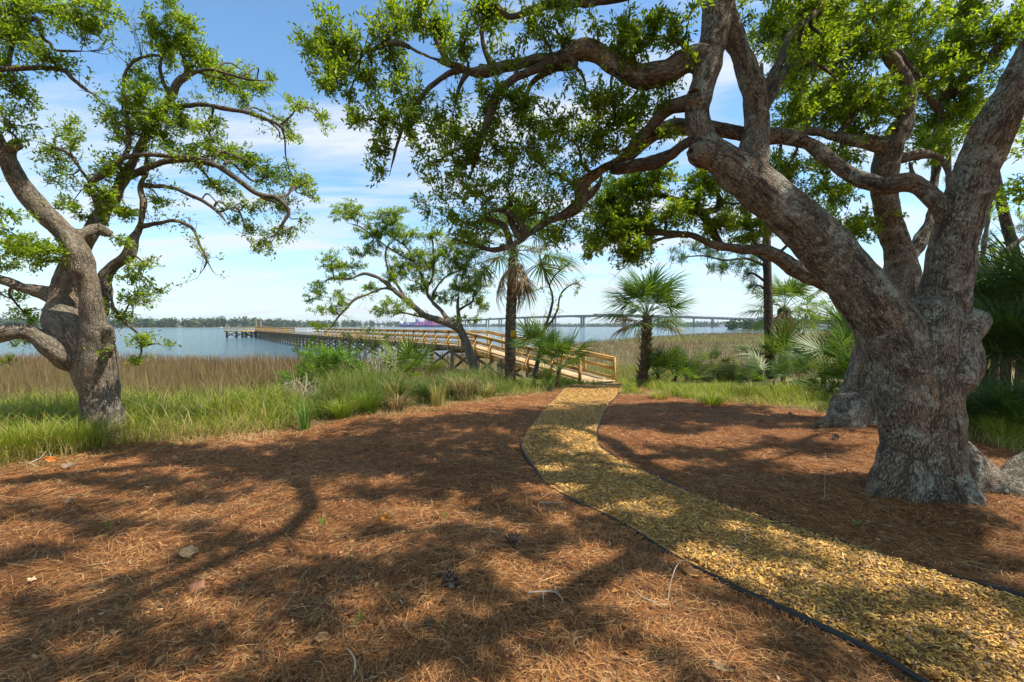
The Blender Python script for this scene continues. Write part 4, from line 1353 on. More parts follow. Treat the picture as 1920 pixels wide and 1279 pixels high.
# boughs added unseen overhead and behind the viewer, cutting sky light on the litter
for pts in ([(3.0, 1.6, 8.0, .07), (1.5, -.6, 8.0, .06), (0, -2.4, 7.6, .05), (-1.6, -4.0, 7.0, .03)], [(3.0, .6, 7.6, .06), (3.4, -1.6, 7.2, .06), (3.6, -3.8, 6.6, .04), (3.2, -5.6, 6.0, .03)],
            [(-1.2, 2.8, 8.8, .06), (-2.6, .8, 8.4, .05), (-4.2, -1.0, 7.6, .04), (-5.6, -2.4, 6.8, .03)], [(8.4, 1.6, 7.2, .07), (8.2, -1.0, 6.8, .06), (7.6, -3.4, 6.2, .04)]):
    A.limb(pts, False, px=False)
A.samples()
for _ in range(165):
    x, y = RNG.uniform(-8.5, 10), RNG.uniform(-8, .8)
    A.blob_at((x, y, RNG.uniform(3.6, 8.2) + .12 * y), (1.0, 1.0, .5), 8, 20, None, 3.3)
for _ in range(46):
    x, y = RNG.uniform(-9, -3.6), RNG.uniform(-2, 3.6)
    A.blob_at((x, y, RNG.uniform(5.0, 8.0)), (.95, .95, .45), 7, 20, None, 3.3)
A.side_twigs(7, 16)
# boughs that keep the big trunk and the roots of its limbs in shade
shade([(1740, 880, 100, 60, 4.3), (1700, 800, 90, 60, 4.3), (1780, 800, 90, 60, 4.3), (1730, 720, 100, 60, 4.3), (1690, 640, 90, 50, 4.3), (1780, 630, 90, 50, 4.3), (1740, 540, 80, 60, 4.3), (1620, 560, 60, 50, 4.4), (1800, 450, 70, 60, 4.3),
       (1560, 500, 60, 40, 4.4), (1850, 300, 60, 60, 4.3), (1700, 900, 80, 40, 4.2), (1480, 420, 50, 40, 4.5), (1330, 220, 50, 50, 4.7), (1420, 200, 50, 60, 4.8)], A, 3.4, 5.6, 1.5)
shade([(1870, 560, 60, 60, 7.8), (1910, 640, 60, 60, 7.2), (1860, 680, 60, 60, 7.6), (1900, 520, 60, 60, 8.8), (1930, 580, 60, 60, 7.4), (1880, 760, 60, 40, 6.4)], A, 3.0, 4.6, .8)
A.finish(lump=.05)

# ------------------------------------------------------------------ second oak, behind it
B = Tree('oak_tree', G(1600, 792), 'second oak close behind the massive one, its flared base showing at left', 'tree', None, 'bark', 'bark_thin', .082, .035, OAK_BRIGHT)
B.limb([(1612, 815, 7.9, 82), (1612, 780, 7.9, 66), (1628, 700, 7.95, 54), (1652, 620, 8.0, 50), (1682, 540, 8.0, 52), (1690, 490, 8.0, 44), (1668, 420, 8.0, 33), (1658, 345, 7.9, 33), (1668, 275, 7.8, 30), (1702, 215, 7.7, 25), (1696, 150, 7.6, 23), (1660, 98, 7.5, 19), (1625, 55, 7.5, 15), (1570, 48, 7.5, 13), (1505, 66, 7.5, 9), (1440, 105, 7.5, 5)], wob=.14, thin=.8)
for pts in ([(1590, 760, 7.7, 36), (1568, 792, 7.5, 24), (1530, 800, 7.4, 9)], [(1610, 770, 7.6, 30), (1598, 800, 7.4, 22), (1592, 814, 7.3, 10)]):
    B.limb(pts, True)
B.limb([(1690, 500, 8.0, 16), (1738, 430, 8.2, 13), (1752, 330, 8.4, 11), (1765, 200, 8.5, 10), (1800, 80, 8.6, 8), (1830, -60, 8.6, 6)], True)
B.limb([(1663, 275, 7.8, 20), (1605, 264, 7.7, 15), (1525, 249, 7.6, 13), (1455, 252, 7.5, 11), (1400, 235, 7.4, 9)], True, thin=.8)
B.limb([(1640, 560, 8.0, 34), (1560, 530, 7.9, 26), (1490, 503, 7.8, 19), (1440, 472, 7.7, 17), (1385, 466, 7.6, 14), (1330, 458, 7.5, 11), (1290, 440, 7.5, 9), (1250, 446, 7.5, 8), (1205, 464, 7.5, 6), (1170, 502, 7.5, 4)], True, wob=.2, thin=.8)
B.limb([(1290, 441, 7.5, 7), (1230, 436, 7.5, 6), (1170, 438, 7.6, 4), (1120, 432, 7.6, 3)], False)
B.limb([(1350, 456, 7.55, 8), (1325, 415, 7.6, 7), (1290, 385, 7.7, 6), (1240, 366, 7.8, 5), (1205, 362, 7.8, 4), (1180, 378, 7.8, 3)], False)
B.limb([(1310, 400, 7.7, 6), (1345, 390, 7.7, 6), (1345, 360, 7.7, 5), (1330, 350, 7.7, 3)], False)
B.limb([(1704, 220, 7.7, 8), (1630, 190, 7.7, 7), (1590, 230, 7.6, 6), (1560, 260, 7.6, 4)], False)
B.limb([(1666, 300, 7.8, 10), (1740, 290, 7.9, 8), (1765, 300, 8, 7), (1775, 330, 8, 5)], False)
B.limb([(1765, 210, 8.5, 7), (1700, 120, 8.2, 9), (1640, 40, 8.1, 7), (1600, -20, 8.0, 5)], False)
B.limb([(1768, 190, 8.5, 7), (1840, 120, 8.2, 6), (1900, 60, 8.1, 6)], False)
B.samples()
B.blobs([(1130, 382, 56, 36), (1180, 362, 56, 46), (1150, 432, 66, 38), (1192, 478, 42, 32), (1112, 472, 28, 22), (1232, 342, 46, 36), (1252, 402, 38, 26), (1215, 425, 36, 26), (1330, 342, 46, 46), (1292, 390, 36, 36), (1405, 430, 46, 36), (1352, 420, 36, 28), (1382, 382, 30, 28), (1170, 410, 50, 30)], 5.76, 39, .5)
B.blobs([(1500, 60, 60, 44), (1560, 30, 60, 30), (1545, 95, 46, 36), (1620, 92, 46, 46), (1700, 62, 56, 46), (1760, 112, 70, 50), (1850, 72, 60, 50), (1900, 40, 30, 40), (1600, 182, 56, 56), (1550, 202, 54, 46), (1500, 215, 36, 36), (1725, 145, 46, 46), (1800, 172, 54, 46), (1762, 232, 46, 44), (1830, 222, 34, 36), (1562, 300, 46, 30), (1612, 242, 36, 28), (1650, 195, 36, 36), (1740, 282, 36, 28), (1480, 332, 36, 36), (1500, 422, 46, 36), (1562, 362, 44, 36), (1592, 430, 36, 34), (1640, 425, 28, 34), (1440, 330, 34, 34), (1660, 20, 50, 30), (1800, 20, 60, 34), (1460, 150, 34, 30)], 5.35, 39, .7, .2)
B.blobs([(1450, -70, 90, 60), (1600, -80, 100, 60), (1760, -80, 100, 60), (1900, -90, 100, 60)], 2.99, 33, .8)
B.side_twigs(5, 14)
B.finish(lump=.05)

# ------------------------------------------------------------------ oak on the left
C = Tree('oak_tree', G(198, 826), 'gnarled pale oak with a leaning trunk standing in long grass on the left', 'tree', None, 'bark_pale', 'bark_thin', .066, .026, OAK_BRIGHT)
C.limb([(203, 850, 6.75, 47), (200, 822, 6.75, 44), (190, 760, 6.75, 46), (178, 695, 6.75, 50), (165, 655, 6.75, 56), (148, 625, 6.75, 58), (122, 600, 6.8, 46), (118, 560, 6.9, 36), (130, 510, 7.0, 28), (150, 465, 7.1, 22), (186, 415, 7.15, 17), (200, 380, 7.2, 14)], wob=.12, thin=.94)
C.limb([(192, 790, 6.72, 38), (186, 720, 6.70, 44), (180, 665, 6.62, 42), (176, 625, 6.52, 33), (170, 570, 6.45, 28), (160, 518, 6.4, 26), (146, 468, 6.35, 26), (112, 428, 6.3, 23), (70, 388, 6.2, 22), (38, 345, 6.1, 22), (12, 300, 6.0, 20), (-14, 250, 5.9, 17), (-60, 160, 5.8, 15), (-80, 60, 5.8, 12)], wob=.14, thin=.9)
C.limb([(35, 345, 6.1, 16), (24, 305, 6.05, 14), (20, 282, 6.0, 13), (34, 270, 5.95, 12)], True)
C.limb([(150, 440, 6.4, 14), (180, 430, 6.6, 16), (205, 440, 6.65, 12)], True, thin=.88)
C.limb([(184, 430, 6.75, 13), (184, 392, 6.8, 10), (178, 368, 6.8, 10), (163, 352, 6.8, 10), (176, 338, 6.8, 10), (215, 310, 6.85, 10), (240, 280, 6.9, 8), (238, 220, 6.95, 6), (232, 150, 7.0, 5), (252, 115, 7.0, 5), (292, 104, 7.0, 4), (330, 118, 7, 3)], False, thin=.72)
C.limb([(165, 445, 7.0, 18), (205, 385, 7.1, 15), (235, 325, 7.15, 15), (262, 275, 7.2, 13), (292, 222, 7.2, 13), (318, 182, 7.2, 11), (338, 152, 7.2, 9), (352, 140, 7.2, 8), (345, 110, 7.2, 4), (330, 85, 7.2, 3)], True, thin=.88)
C.limb([(182, 590, 6.9, 24), (190, 545, 7.0, 18), (205, 505, 7.0, 16), (242, 475, 7.0, 14), (248, 452, 7.05, 13), (262, 425, 7.1, 8), (268, 385, 7.1, 9), (264, 350, 7.15, 9), (276, 312, 7.2, 7), (274, 280, 7.2, 6)], True, thin=.88)
C.limb([(118, 560, 6.9, 22), (70, 548, 6.9, 15), (25, 532, 6.8, 13), (-40, 505, 6.7, 12), (-100, 470, 6.6, 8)], True, thin=.88)
C.limb([(135, 668, 6.6, 34), (95, 648, 6.4, 22), (50, 622, 6.3, 17), (5, 625, 6.2, 16), (-60, 650, 6.1, 12)], True, thin=.88)
C.limb([(200, 520, 7.0, 10), (205, 555, 6.95, 9), (212, 575, 6.9, 6)], True, thin=.88)
C.limb([(205, 640, 6.55, 15), (205, 612, 6.5, 12)], True, thin=.88)
C.limb([(205, 668, 6.5, 10), (212, 658, 6.42, 7)], True, thin=.88)
C.limb([(240, 342, 7.15, 10), (285, 312, 7.1, 9), (340, 300, 7.1, 8), (400, 308, 7.1, 7), (440, 332, 7.1, 7), (480, 362, 7.1, 6), (520, 372, 7.1, 6), (540, 395, 7.1, 5), (530, 420, 7.1, 4), (508, 455, 7.1, 3)], False, thin=.72)
C.limb([(235, 300, 6.9, 7), (280, 290, 6.9, 6), (340, 295, 6.9, 5), (400, 300, 6.9, 4)], False, thin=.72)
C.limb([(270, 348, 7.15, 6), (320, 352, 7.1, 5), (370, 372, 7.1, 5), (410, 398, 7.1, 4), (430, 425, 7.1, 3)], False, thin=.72)
C.limb([(262, 424, 7.1, 6), (300, 418, 7.0, 5), (330, 415, 7.0, 4.5), (362, 430, 7.0, 4), (375, 460, 7.0, 3.5), (388, 490, 7.0, 2.5), (370, 522, 7.0, 1.5)], False, thin=.72)
C.limb([(388, 488, 7.0, 2.5), (400, 510, 7.0, 1.8), (415, 522, 7.0, 1)], False, thin=.72)
C.limb([(330, 200, 7.2, 7), (380, 196, 7.1, 6), (430, 206, 7.1, 6), (480, 216, 7.1, 5), (525, 236, 7.1, 4), (545, 262, 7.1, 2.5)], False, thin=.72)
C.limb([(525, 235, 7.1, 3), (548, 215, 7.1, 2.5), (560, 195, 7.1, 2), (600, 222, 7.1, 2)], False, thin=.72)
C.limb([(318, 182, 7.2, 6), (300, 130, 7.2, 5), (312, 95, 7.2, 4), (350, 60, 7.2, 3)], False, thin=.72)
C.limb([(352, 142, 7.2, 5), (390, 130, 7.1, 4), (430, 140, 7.1, 4), (470, 150, 7.1, 3), (500, 150, 7.1, 2)], False, thin=.72)
C.limb([(205, 375, 7.0, 5), (160, 330, 6.9, 4), (130, 290, 6.9, 4), (90, 272, 6.9, 3), (60, 262, 6.9, 2)], False, thin=.72)
C.limb([(206, 570, 6.9, 6), (235, 605, 6.8, 4), (262, 630, 6.8, 4), (265, 660, 6.8, 3), (255, 680, 6.8, 2)], False, thin=.72)
C.limb([(262, 650, 6.8, 3), (290, 645, 6.8, 2), (312, 648, 6.8, 1.5)], False, thin=.72)
C.limb([(-80, 60, 5.8, 10), (-20, 40, 5.9, 9), (40, 15, 6.0, 8), (110, 14, 6.0, 7), (150, 5, 6.0, 5)], False, thin=.72)
C.limb([(-60, 160, 5.8, 9), (0, 132, 5.8, 8), (60, 128, 5.9, 7), (115, 130, 6.0, 6), (140, 150, 6.0, 5), (165, 170, 6.1, 4), (192, 186, 6.1, 3)], False, thin=.72)
C.limb([(20, 100, 5.9, 8), (30, 60, 6, 7), (68, 35, 6, 5), (80, 70, 6, 4.5), (95, 82, 6, 4), (105, 95, 6, 3.5), (170, 96, 6, 3)], False, thin=.72)
C.limb([(-60, 160, 5.8, 8), (-40, 250, 5.7, 6), (-20, 330, 5.7, 4), (5, 420, 5.7, 3)], False, thin=.72)
C.samples()
C.blobs([(60, 18, 80, 32), (150, 32, 66, 30), (195, 14, 30, 18), (30, 70, 46, 56), (22, 165, 36, 56), (18, 235, 30, 36), (95, 110, 50, 22), (165, 45, 40, 20)], 3.94, 38, .35)
C.blobs([(300, 58, 38, 42), (332, 18, 22, 24), (345, 75, 38, 34), (378, 108, 36, 26), (268, 150, 36, 22), (260, 178, 30, 28), (350, 45, 26, 24), (318, 100, 30, 26)], 3.94, 38, .3)
C.blobs([(430, 150, 46, 36), (400, 128, 36, 26), (480, 160, 42, 22), (508, 148, 16, 12), (558, 196, 24, 18), (602, 214, 18, 16), (548, 258, 18, 16), (528, 226, 28, 12), (455, 185, 30, 16), (610, 235, 12, 12)], 3.64, 33, .3, .75)
C.blobs([(220, 212, 44, 32), (288, 212, 40, 36), (340, 226, 52, 30), (388, 240, 34, 26), (250, 250, 44, 34), (130, 240, 30, 20), (110, 298, 34, 24), (100, 338, 28, 14), (140, 265, 26, 18), (305, 258, 36, 26)], 3.80, 36, .32)
C.blobs([(420, 292, 52, 30), (468, 302, 38, 26), (360, 292, 52, 28), (500, 332, 36, 24), (560, 340, 34, 22), (585, 368, 14, 16), (522, 382, 34, 24), (460, 385, 34, 16), (420, 358, 34, 18), (545, 325, 26, 16)], 3.64, 34, .3, .75)
C.blobs([(210, 312, 40, 34), (200, 368, 34, 24), (225, 402, 36, 30), (130, 380, 18, 10), (110, 392, 28, 12), (145, 402, 20, 12), (60, 480, 52, 34), (40, 458, 34, 22), (100, 470, 30, 26), (10, 440, 18, 36), (20, 400, 14, 20)], 3.94, 36, .3)
C.blobs([(540, 440, 36, 16), (500, 458, 30, 24), (470, 430, 26, 18), (575, 418, 14, 12), (395, 345, 22, 12), (440, 410, 22, 12), (300, 375, 30, 16)], 3.03, 30, .25, .75)
C.blobs([(268, 500, 30, 22), (250, 560, 36, 26), (290, 540, 26, 16), (228, 592, 26, 14), (268, 640, 26, 18), (255, 680, 20, 12), (312, 650, 12, 7), (225, 452, 22, 20), (240, 520, 26, 20)], 3.33, 33, .25)
C.blobs([(45, 590, 36, 22), (20, 560, 26, 18), (25, 500, 30, 20), (30, 640, 24, 12), (15, 680, 14, 14)], 2.73, 30, .3, .8)
C.dead_twigs([(215, 75, 24, 20), (240, 25, 14, 8), (150, 350, 40, 12), (400, 480, 16, 20), (360, 420, 25, 15), (30, 660, 40, 20), (480, 440, 20, 20)], 5)
C.blobs([(-120, 40, 90, 80), (-150, 200, 80, 80), (-120, 400, 60, 80)], 1.81, 33, .5)
C.side_twigs(8, 14)
C.finish(lump=.045)

# ------------------------------------------------------------------ small leaning oak by the boardwalk, bare sapling beyond it
D = Tree('oak_tree', G(888, 705), 'slender leaning oak with arching branches beside the boardwalk, centre left', 'tree', None, 'bark_pale', 'bark_thin', .085, .025, OAK_BRIGHT)
D.limb([(897, 716, 16.0, 15), (893, 702, 16.0, 13), (884, 672, 16.0, 11.5), (873, 642, 16.0, 10.5), (862, 618, 16.0, 10), (841, 607, 15.9, 9), (818, 599, 15.8, 8), (794, 590, 15.7, 7.5), (766, 566, 15.6, 7), (738, 543, 15.5, 5.5), (722, 529, 15.5, 5), (705, 519, 15.4, 4.5), (682, 513, 15.4, 4), (658, 522, 15.3, 3.5), (623, 522, 15.2, 3), (602, 531, 15.1, 2)], True, wob=.15, thin=.8)
D.limb([(750, 553, 15.55, 5), (733, 543, 15.5, 5), (715, 542, 15.4, 5), (691, 551, 15.3, 4.5), (665, 562, 15.2, 4.2), (649, 578, 15.1, 4), (635, 594, 15.0, 3.2), (624, 610, 15.0, 2.5), (612, 622, 15, 2)], True, thin=.6)
D.limb([(852, 614, 15.95, 8), (838, 596, 16.0, 7), (825, 580, 16.1, 6.5), (812, 568, 16.2, 6), (803, 555, 16.2, 5.5), (801, 540, 16.2, 5), (811, 520, 16.2, 4.2), (813, 480, 16.2, 3.5), (810, 440, 16.2, 2.5)], True, thin=.6)
D.limb([(802, 545, 16.2, 5), (796, 530, 16.1, 4.5), (785, 505, 16.0, 4), (777, 491, 16, 3.5), (763, 465, 15.9, 3), (745, 451, 15.8, 2.5), (725, 440, 15.8, 2)], True, thin=.6)
D.limb([(768, 568, 15.6, 4), (745, 535, 15.6, 4), (729, 510, 15.6, 3.5), (723, 478, 15.6, 3), (728, 460, 15.6, 2.5), (738, 452, 15.6, 2)], False, thin=.6)
D.limb([(775, 490, 16, 3), (750, 478, 15.9, 2.6), (725, 462, 15.8, 2.4), (700, 444, 15.7, 2.2), (675, 425, 15.6, 2), (650, 418, 15.5, 1.5)], False, thin=.6)
D.limb([(866, 622, 16.0, 9), (862, 602, 16.1, 7.5), (860, 588, 16.2, 6.5), (858, 572, 16.3, 5), (860, 550, 16.3, 4)], True, thin=.6)
D.limb([(861, 582, 16.2, 4), (872, 574, 16.2, 3.5), (885, 566, 16.2, 2.8), (892, 545, 16.2, 2)], False, thin=.6)
D.limb([(809, 565, 16.2, 4), (815, 545, 16.3, 3.5), (835, 520, 16.3, 3), (860, 508, 16.3, 2.5), (885, 500, 16.3, 2)], False, thin=.6)
D.limb([(818, 599, 15.8, 4), (790, 594, 15.6, 3.5), (765, 588, 15.4, 3), (748, 587, 15.3, 2.5), (735, 594, 15.2, 2)], False, thin=.6)
D.samples()
D.blobs([(650, 390, 28, 18), (640, 405, 22, 14), (668, 400, 20, 16), (720, 420, 44, 26), (740, 402, 28, 20), (705, 440, 44, 18), (690, 470, 40, 16), (622, 490, 26, 20), (655, 500, 36, 13), (600, 540, 22, 16), (642, 562, 26, 16), (612, 580, 34, 12), (600, 610, 22, 10), (742, 570, 32, 16), (720, 585, 26, 14), (760, 490, 36, 34), (800, 500, 36, 42), (840, 482, 36, 36), (870, 500, 36, 36), (880, 542, 36, 26), (830, 560, 26, 16), (900, 572, 26, 16), (780, 540, 26, 16), (880, 460, 36, 26), (735, 520, 26, 18), (690, 540, 24, 12), (640, 520, 26, 12), (585, 560, 16, 12), (905, 520, 26, 26), (765, 440, 30, 20), (850, 600, 20, 10), (885, 600, 16, 10), (856, 545, 24, 18), (812, 440, 26, 18)], 3.0, 34, .5, 0, 1.0)
D.dead_twigs([(700, 605, 36, 26), (690, 570, 30, 20), (800, 610, 20, 16), (650, 600, 24, 14)], 6)
D.side_twigs(6, 14)
D.finish(lump=.02)

S = Tree('sapling', G(1014, 660), 'thin crooked sapling with sparse leaves right of the tall palm', 'tree', None, 'bark_pale', 'bark_thin', .085, .02, OAK_BRIGHT)
S.limb([(1012, 672, 15.4, 4.5), (1016, 640, 15.4, 4), (1024, 608, 15.4, 3.6), (1032, 585, 15.4, 3.2), (1036, 560, 15.4, 3), (1030, 535, 15.4, 2.6), (1022, 510, 15.4, 2.2), (1012, 480, 15.4, 1.8), (1024, 450, 15.4, 1.2)], False, thin=.75)
S.limb([(1020, 618, 15.4, 3.2), (1036, 600, 15.3, 2.8), (1046, 578, 15.3, 2.6), (1050, 556, 15.3, 2.4), (1062, 540, 15.3, 2.2), (1080, 532, 15.3, 1.6), (1098, 540, 15.3, 1)], False, thin=.75)
S.limb([(1030, 535, 15.4, 2), (1042, 515, 15.4, 1.6), (1060, 500, 15.4, 1.2), (1075, 490, 15.4, .8)], False, thin=.75)
S.samples()
S.blobs([(1012, 498, 24, 14), (1058, 500, 28, 14), (1088, 525, 16, 10), (1030, 470, 26, 14), (1005, 545, 14, 10), (1080, 545, 16, 8)], 1.2, 20, .4)
S.dead_twigs([(1050, 510, 30, 20), (1010, 530, 20, 20), (1085, 520, 20, 14)], 5)
S.side_twigs(6, 8)
S.finish()

# ------------------------------------------------------------------ palms and palmettos
FROND_G = [(0.085, 0.155, 0.026), (0.115, 0.19, 0.03), (0.07, 0.13, 0.025)]
FROND_Y = [(0.13, 0.20, 0.03), (0.17, 0.235, 0.04), (0.11, 0.18, 0.028)]
FROND_D = [(0.30, 0.20, 0.10), (0.24, 0.155, 0.08), (0.36, 0.25, 0.14)]


def frond_mesh(name, pet, rad, nl, cols, droop, spread, width=.032, sag=0.25):
    """Fan leaf along +X: a tapering stalk, then leaflets radiating from a bent costa."""
    mb = MB()
    q = np.array([[0, 0, 0, .016], [pet * .5, 0, .04 * pet, .011], [pet, 0, 0, .008], [pet + rad * .3, 0, -.06 * rad, .004]])
    v, f = tube(smooth_path(q, .15), 5)
    mb.add(v, f, np.array(cols[0]) * 1.3)
    for k in range(nl):
        t = (k + .5) / nl * 2 - 1
        a = t * spread + RNG.normal() * .03
        costa = pet + rad * .32 * (1 - abs(t)) ** 1.2
        ln = rad * (1 - .30 * abs(t) ** 1.5) * RNG.uniform(.88, 1.08)
        base = np.array((costa, 0, -.05 * rad * (1 - abs(t))))
        d = np.array((math.cos(a), math.sin(a), .10 * math.cos(k * math.pi)))
        side = np.array((-math.sin(a), math.cos(a), 0))
        c = np.array(cols[RNG.integers(len(cols))]) * RNG.uniform(.8, 1.2)
        vs = []
        dr = droop * RNG.uniform(.6, 1.4)
        for j, (u, w) in enumerate(((0, .45), (.35, 1.0), (.7, .75), (1.0, .08))):
            p = base + d * ln * u * (1 - .12 * dr * u) + np.array((0, 0, -1)) * ln * dr * u ** 2.4
            vs += [p - side * width * w / 2 + (0, 0, .006 * w), p + side * width * w / 2]
        mb.add(np.array(vs), np.array([[0, 2, 3, 1], [2, 4, 5, 3], [4, 6, 7, 5]]), c)
    o = mb.build(name, M['frond'])
    me = o.data
    bpy.data.objects.remove(o)
    return me


FM = {}
FM['fan'] = [frond_mesh('frond', .95, .95, 36, FROND_G, dr, 1.9, .042) for dr in (.14, .26, .42)]
FM['fan_y'] = [frond_mesh('frond', .9, .9, 36, FROND_Y, dr, 1.9, .042) for dr in (.2, .36)]
FM['skirt'] = [frond_mesh('frond', .12, .95, 26, FROND_D, dr, .55, .04) for dr in (.05, .15)]
FM['dead'] = [frond_mesh('frond', .7, .95, 34, FROND_D, dr, .8, .03) for dr in (.25, .6)]
FM['low'] = [frond_mesh('frond', .6, .62, 30, FROND_G, dr, 1.75, .029) for dr in (.05, .18, .4)]
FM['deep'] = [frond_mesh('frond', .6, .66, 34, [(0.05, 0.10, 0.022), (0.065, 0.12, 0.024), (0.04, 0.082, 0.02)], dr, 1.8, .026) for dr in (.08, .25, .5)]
FM['low_y'] = [frond_mesh('frond', .55, .6, 24, FROND_Y, dr, 1.7, .034) for dr in (.05, .2)]
FM['low_dead'] = [frond_mesh('frond', .5, .5, 20, FROND_D, .5, 1.0, .03)]


def put_frond(root, mesh, at, az, el, size, roll=0.0, label=None, name='frond'):
    o = bpy.data.objects.new(name, mesh); COL.objects.link(o); o.parent = root
    o.location = at
    o.rotation_euler = (Matrix.Rotation(az, 4, 'Z') @ Matrix.Rotation(-el, 4, 'Y') @ Matrix.Rotation(roll, 4, 'X')).to_euler()
    o.scale = (size,) * 3
    if label: o['label'] = label
    return o


def palm(base_px, top_px, d, r0, r1, label, n_live, n_dead, size, kind='fan', boots=0, dead_el=(-85, -50), loc=None, dead='dead'):
    b = G(*base_px) if loc is None else np.array(loc, float)
    t = P(*top_px, b[1] if d is None else d)
    root = empty('palm_tree', b, label, 'palm tree')
    m1 = (b + t) / 2 + np.array((RNG.uniform(-.06, .06), 0, 0))
    q = smooth_path(np.array([[*b - (0, 0, .15), r0 * 1.25], [*(b + (t - b) * .08), r0], [*m1, (r0 + r1) / 2], [*(b + (t - b) * .94), r1], [*t, r1 * 1.05]]), .035)
    q[:, 3] *= 1 + .05 * np.sin(np.arange(len(q)) * 1.15) + (RNG.random(len(q)) - .5) * .06
    v, f = tube(q, 14, True)
    m_ = len(v) // 14
    ang = np.tile(np.arange(14) / 14 * 2 * math.pi, m_); rr = np.repeat(np.concatenate([[r0], q[:, 3], [r1]]), 14)
    mesh_np('trunk', v - b, f, M['palm_trunk'], root, None, True, {'bark_co': np.stack([np.cos(ang) * rr, np.sin(ang) * rr, v[:, 2]], 1)})
    if boots:
        bm = MB()
        bm.add(np.array([[-.055, 0, 0], [.055, 0, 0], [.04, .085, .20], [-.04, .085, .20], [-.05, -.03, .02], [.05, -.03, .02], [.022, .13, .27], [-.022, .13, .27]]), np.array([[0, 1, 2, 3], [3, 2, 6, 7], [0, 3, 7, 4], [1, 5, 6, 2], [4, 7, 6, 5], [0, 4, 5, 1]]))
        o0 = bm.build('leaf_base', M['boot']); me = o0.data; bpy.data.objects.remove(o0)
        for k in range(boots):
            u = (k + .5) / boots
            p = q[int(u * (len(q) - 1))]
            a = k * 2.399
            o = bpy.data.objects.new('leaf_base', me); COL.objects.link(o); o.parent = root
            o.location = Vector(p[:3] - b) + Vector((math.cos(a), math.sin(a), 0)) * p[3] * .92
            o.rotation_euler = (RNG.uniform(-.15, .15), 0, a - math.pi / 2)
            o.scale = (RNG.uniform(.8, 1.2), 1, RNG.uniform(.6, 1.1))
    tip = t - b
    for k in range(n_live):
        u = (k + .5) / n_live
        el = math.radians(84 - (112 if dead != 'dead' or n_dead > 6 else 94) * u ** .9 + RNG.uniform(-8, 8))
        put_frond(root, FM[kind][k % len(FM[kind])], tip + np.array((0, 0, .12 * (1 - u))), k * 2.399 + RNG.uniform(-.25, .25), el, size * RNG.uniform(.85, 1.1), RNG.uniform(-.4, .4))
    for k in range(n_dead):
        put_frond(root, FM[dead][k % 2], tip - np.array((0, 0, (-.22 if dead == 'skirt' else .1) + .1 * RNG.random())), k * 2.399 + .6, math.radians(RNG.uniform(*dead_el)), size * RNG.uniform(.75, 1.1), RNG.uniform(-.5, .5), 'dead brown hanging frond')
    return root


tall_palm = palm((956, 722), (963, 470), None, .195, .165, 'tall straight palm with dead drooping fronds and a yellow board nailed to its trunk', 18, 9, 1.08, 'fan', 0, (-78, 8))
palm((1203, 724), (1213, 598), None, .165, .15, 'short palm with a shaggy trunk and full green crown right of the ramp', 30, 5, .90, 'fan', 64, (-30, 10))
palm((1470, 700), (1470, 585), 17.5, .24, .22, 'palm behind the dark pine trunk with a skirt of dead fronds', 24, 26, .92, 'fan_y', 20, (-84, -62), None, 'skirt')

# yellow board and black plate fixed to the palm
bp = P(961, 626, 0); tb = np.array(tall_palm.location)
zb = P(961, 626.5, tb[1] - .3)
box = empty('nest_box', (zb[0] + .04, tb[1] - .27, zb[2]), 'small yellow wooden board fixed to the tall palm trunk', 'board')
beam_obj('panel', (-.105, 0, 0), (.105, 0, 0), .05, .20, M['yellow_board'], box)
beam_obj('batten', (-.105, -.035, .085), (.105, -.035, .085), .018, .03, M['yellow_board'], box)
zb2 = P(962, 644, tb[1] - .3)
pl = empty('number_plate', (zb2[0] + .0, tb[1] - .25, zb2[2]), 'torn black plate fixed under the yellow board on the tall palm', 'plate')
beam_obj('panel', (-.05, 0, .04), (.09, 0, .04), .02, .14, M['black_tag'], pl)
beam_obj('strap', (-.16, .01, -.06), (.10, .01, -.04), .02, .05, M['black_tag'], pl)


def palmetto(px, py, label, n=9, size=1.0, kind='low', stem=0.0, lean=0.0, dead=1, d=None, group='palmettos growing in the grass'):
    b = G(px, py) if d is None else np.array((X(px, d), d, float(gz(X(px, d), d))))
    r = empty('palmetto', b, label, 'palmetto', group)
    top = np.array((lean, 0, stem))
    if stem > 0:
        q = smooth_path(np.array([[0, 0, -.1, .09], [lean * .2, 0, stem * .5, .075], [*top, .07]]), .06)
        v, f = tube(q, 10, True)
        mesh_np('trunk', v, f, M['stem_dark'], r, smooth=True)
    for k in range(n):
        u = (k + .5) / n
        put_frond(r, FM[kind][k % len(FM[kind])], top, k * 2.399 + RNG.uniform(-.4, .4), math.radians(80 - 62 * u + RNG.uniform(-10, 10)), size * RNG.uniform(.8, 1.2), RNG.uniform(-.6, .6))
    for k in range(dead):
        put_frond(r, FM['low_dead'][0], top, k * 2.1 + RNG.uniform(0, 6), math.radians(RNG.uniform(-35, 10)), size * .9, 0, 'withered tan frond')
    return r


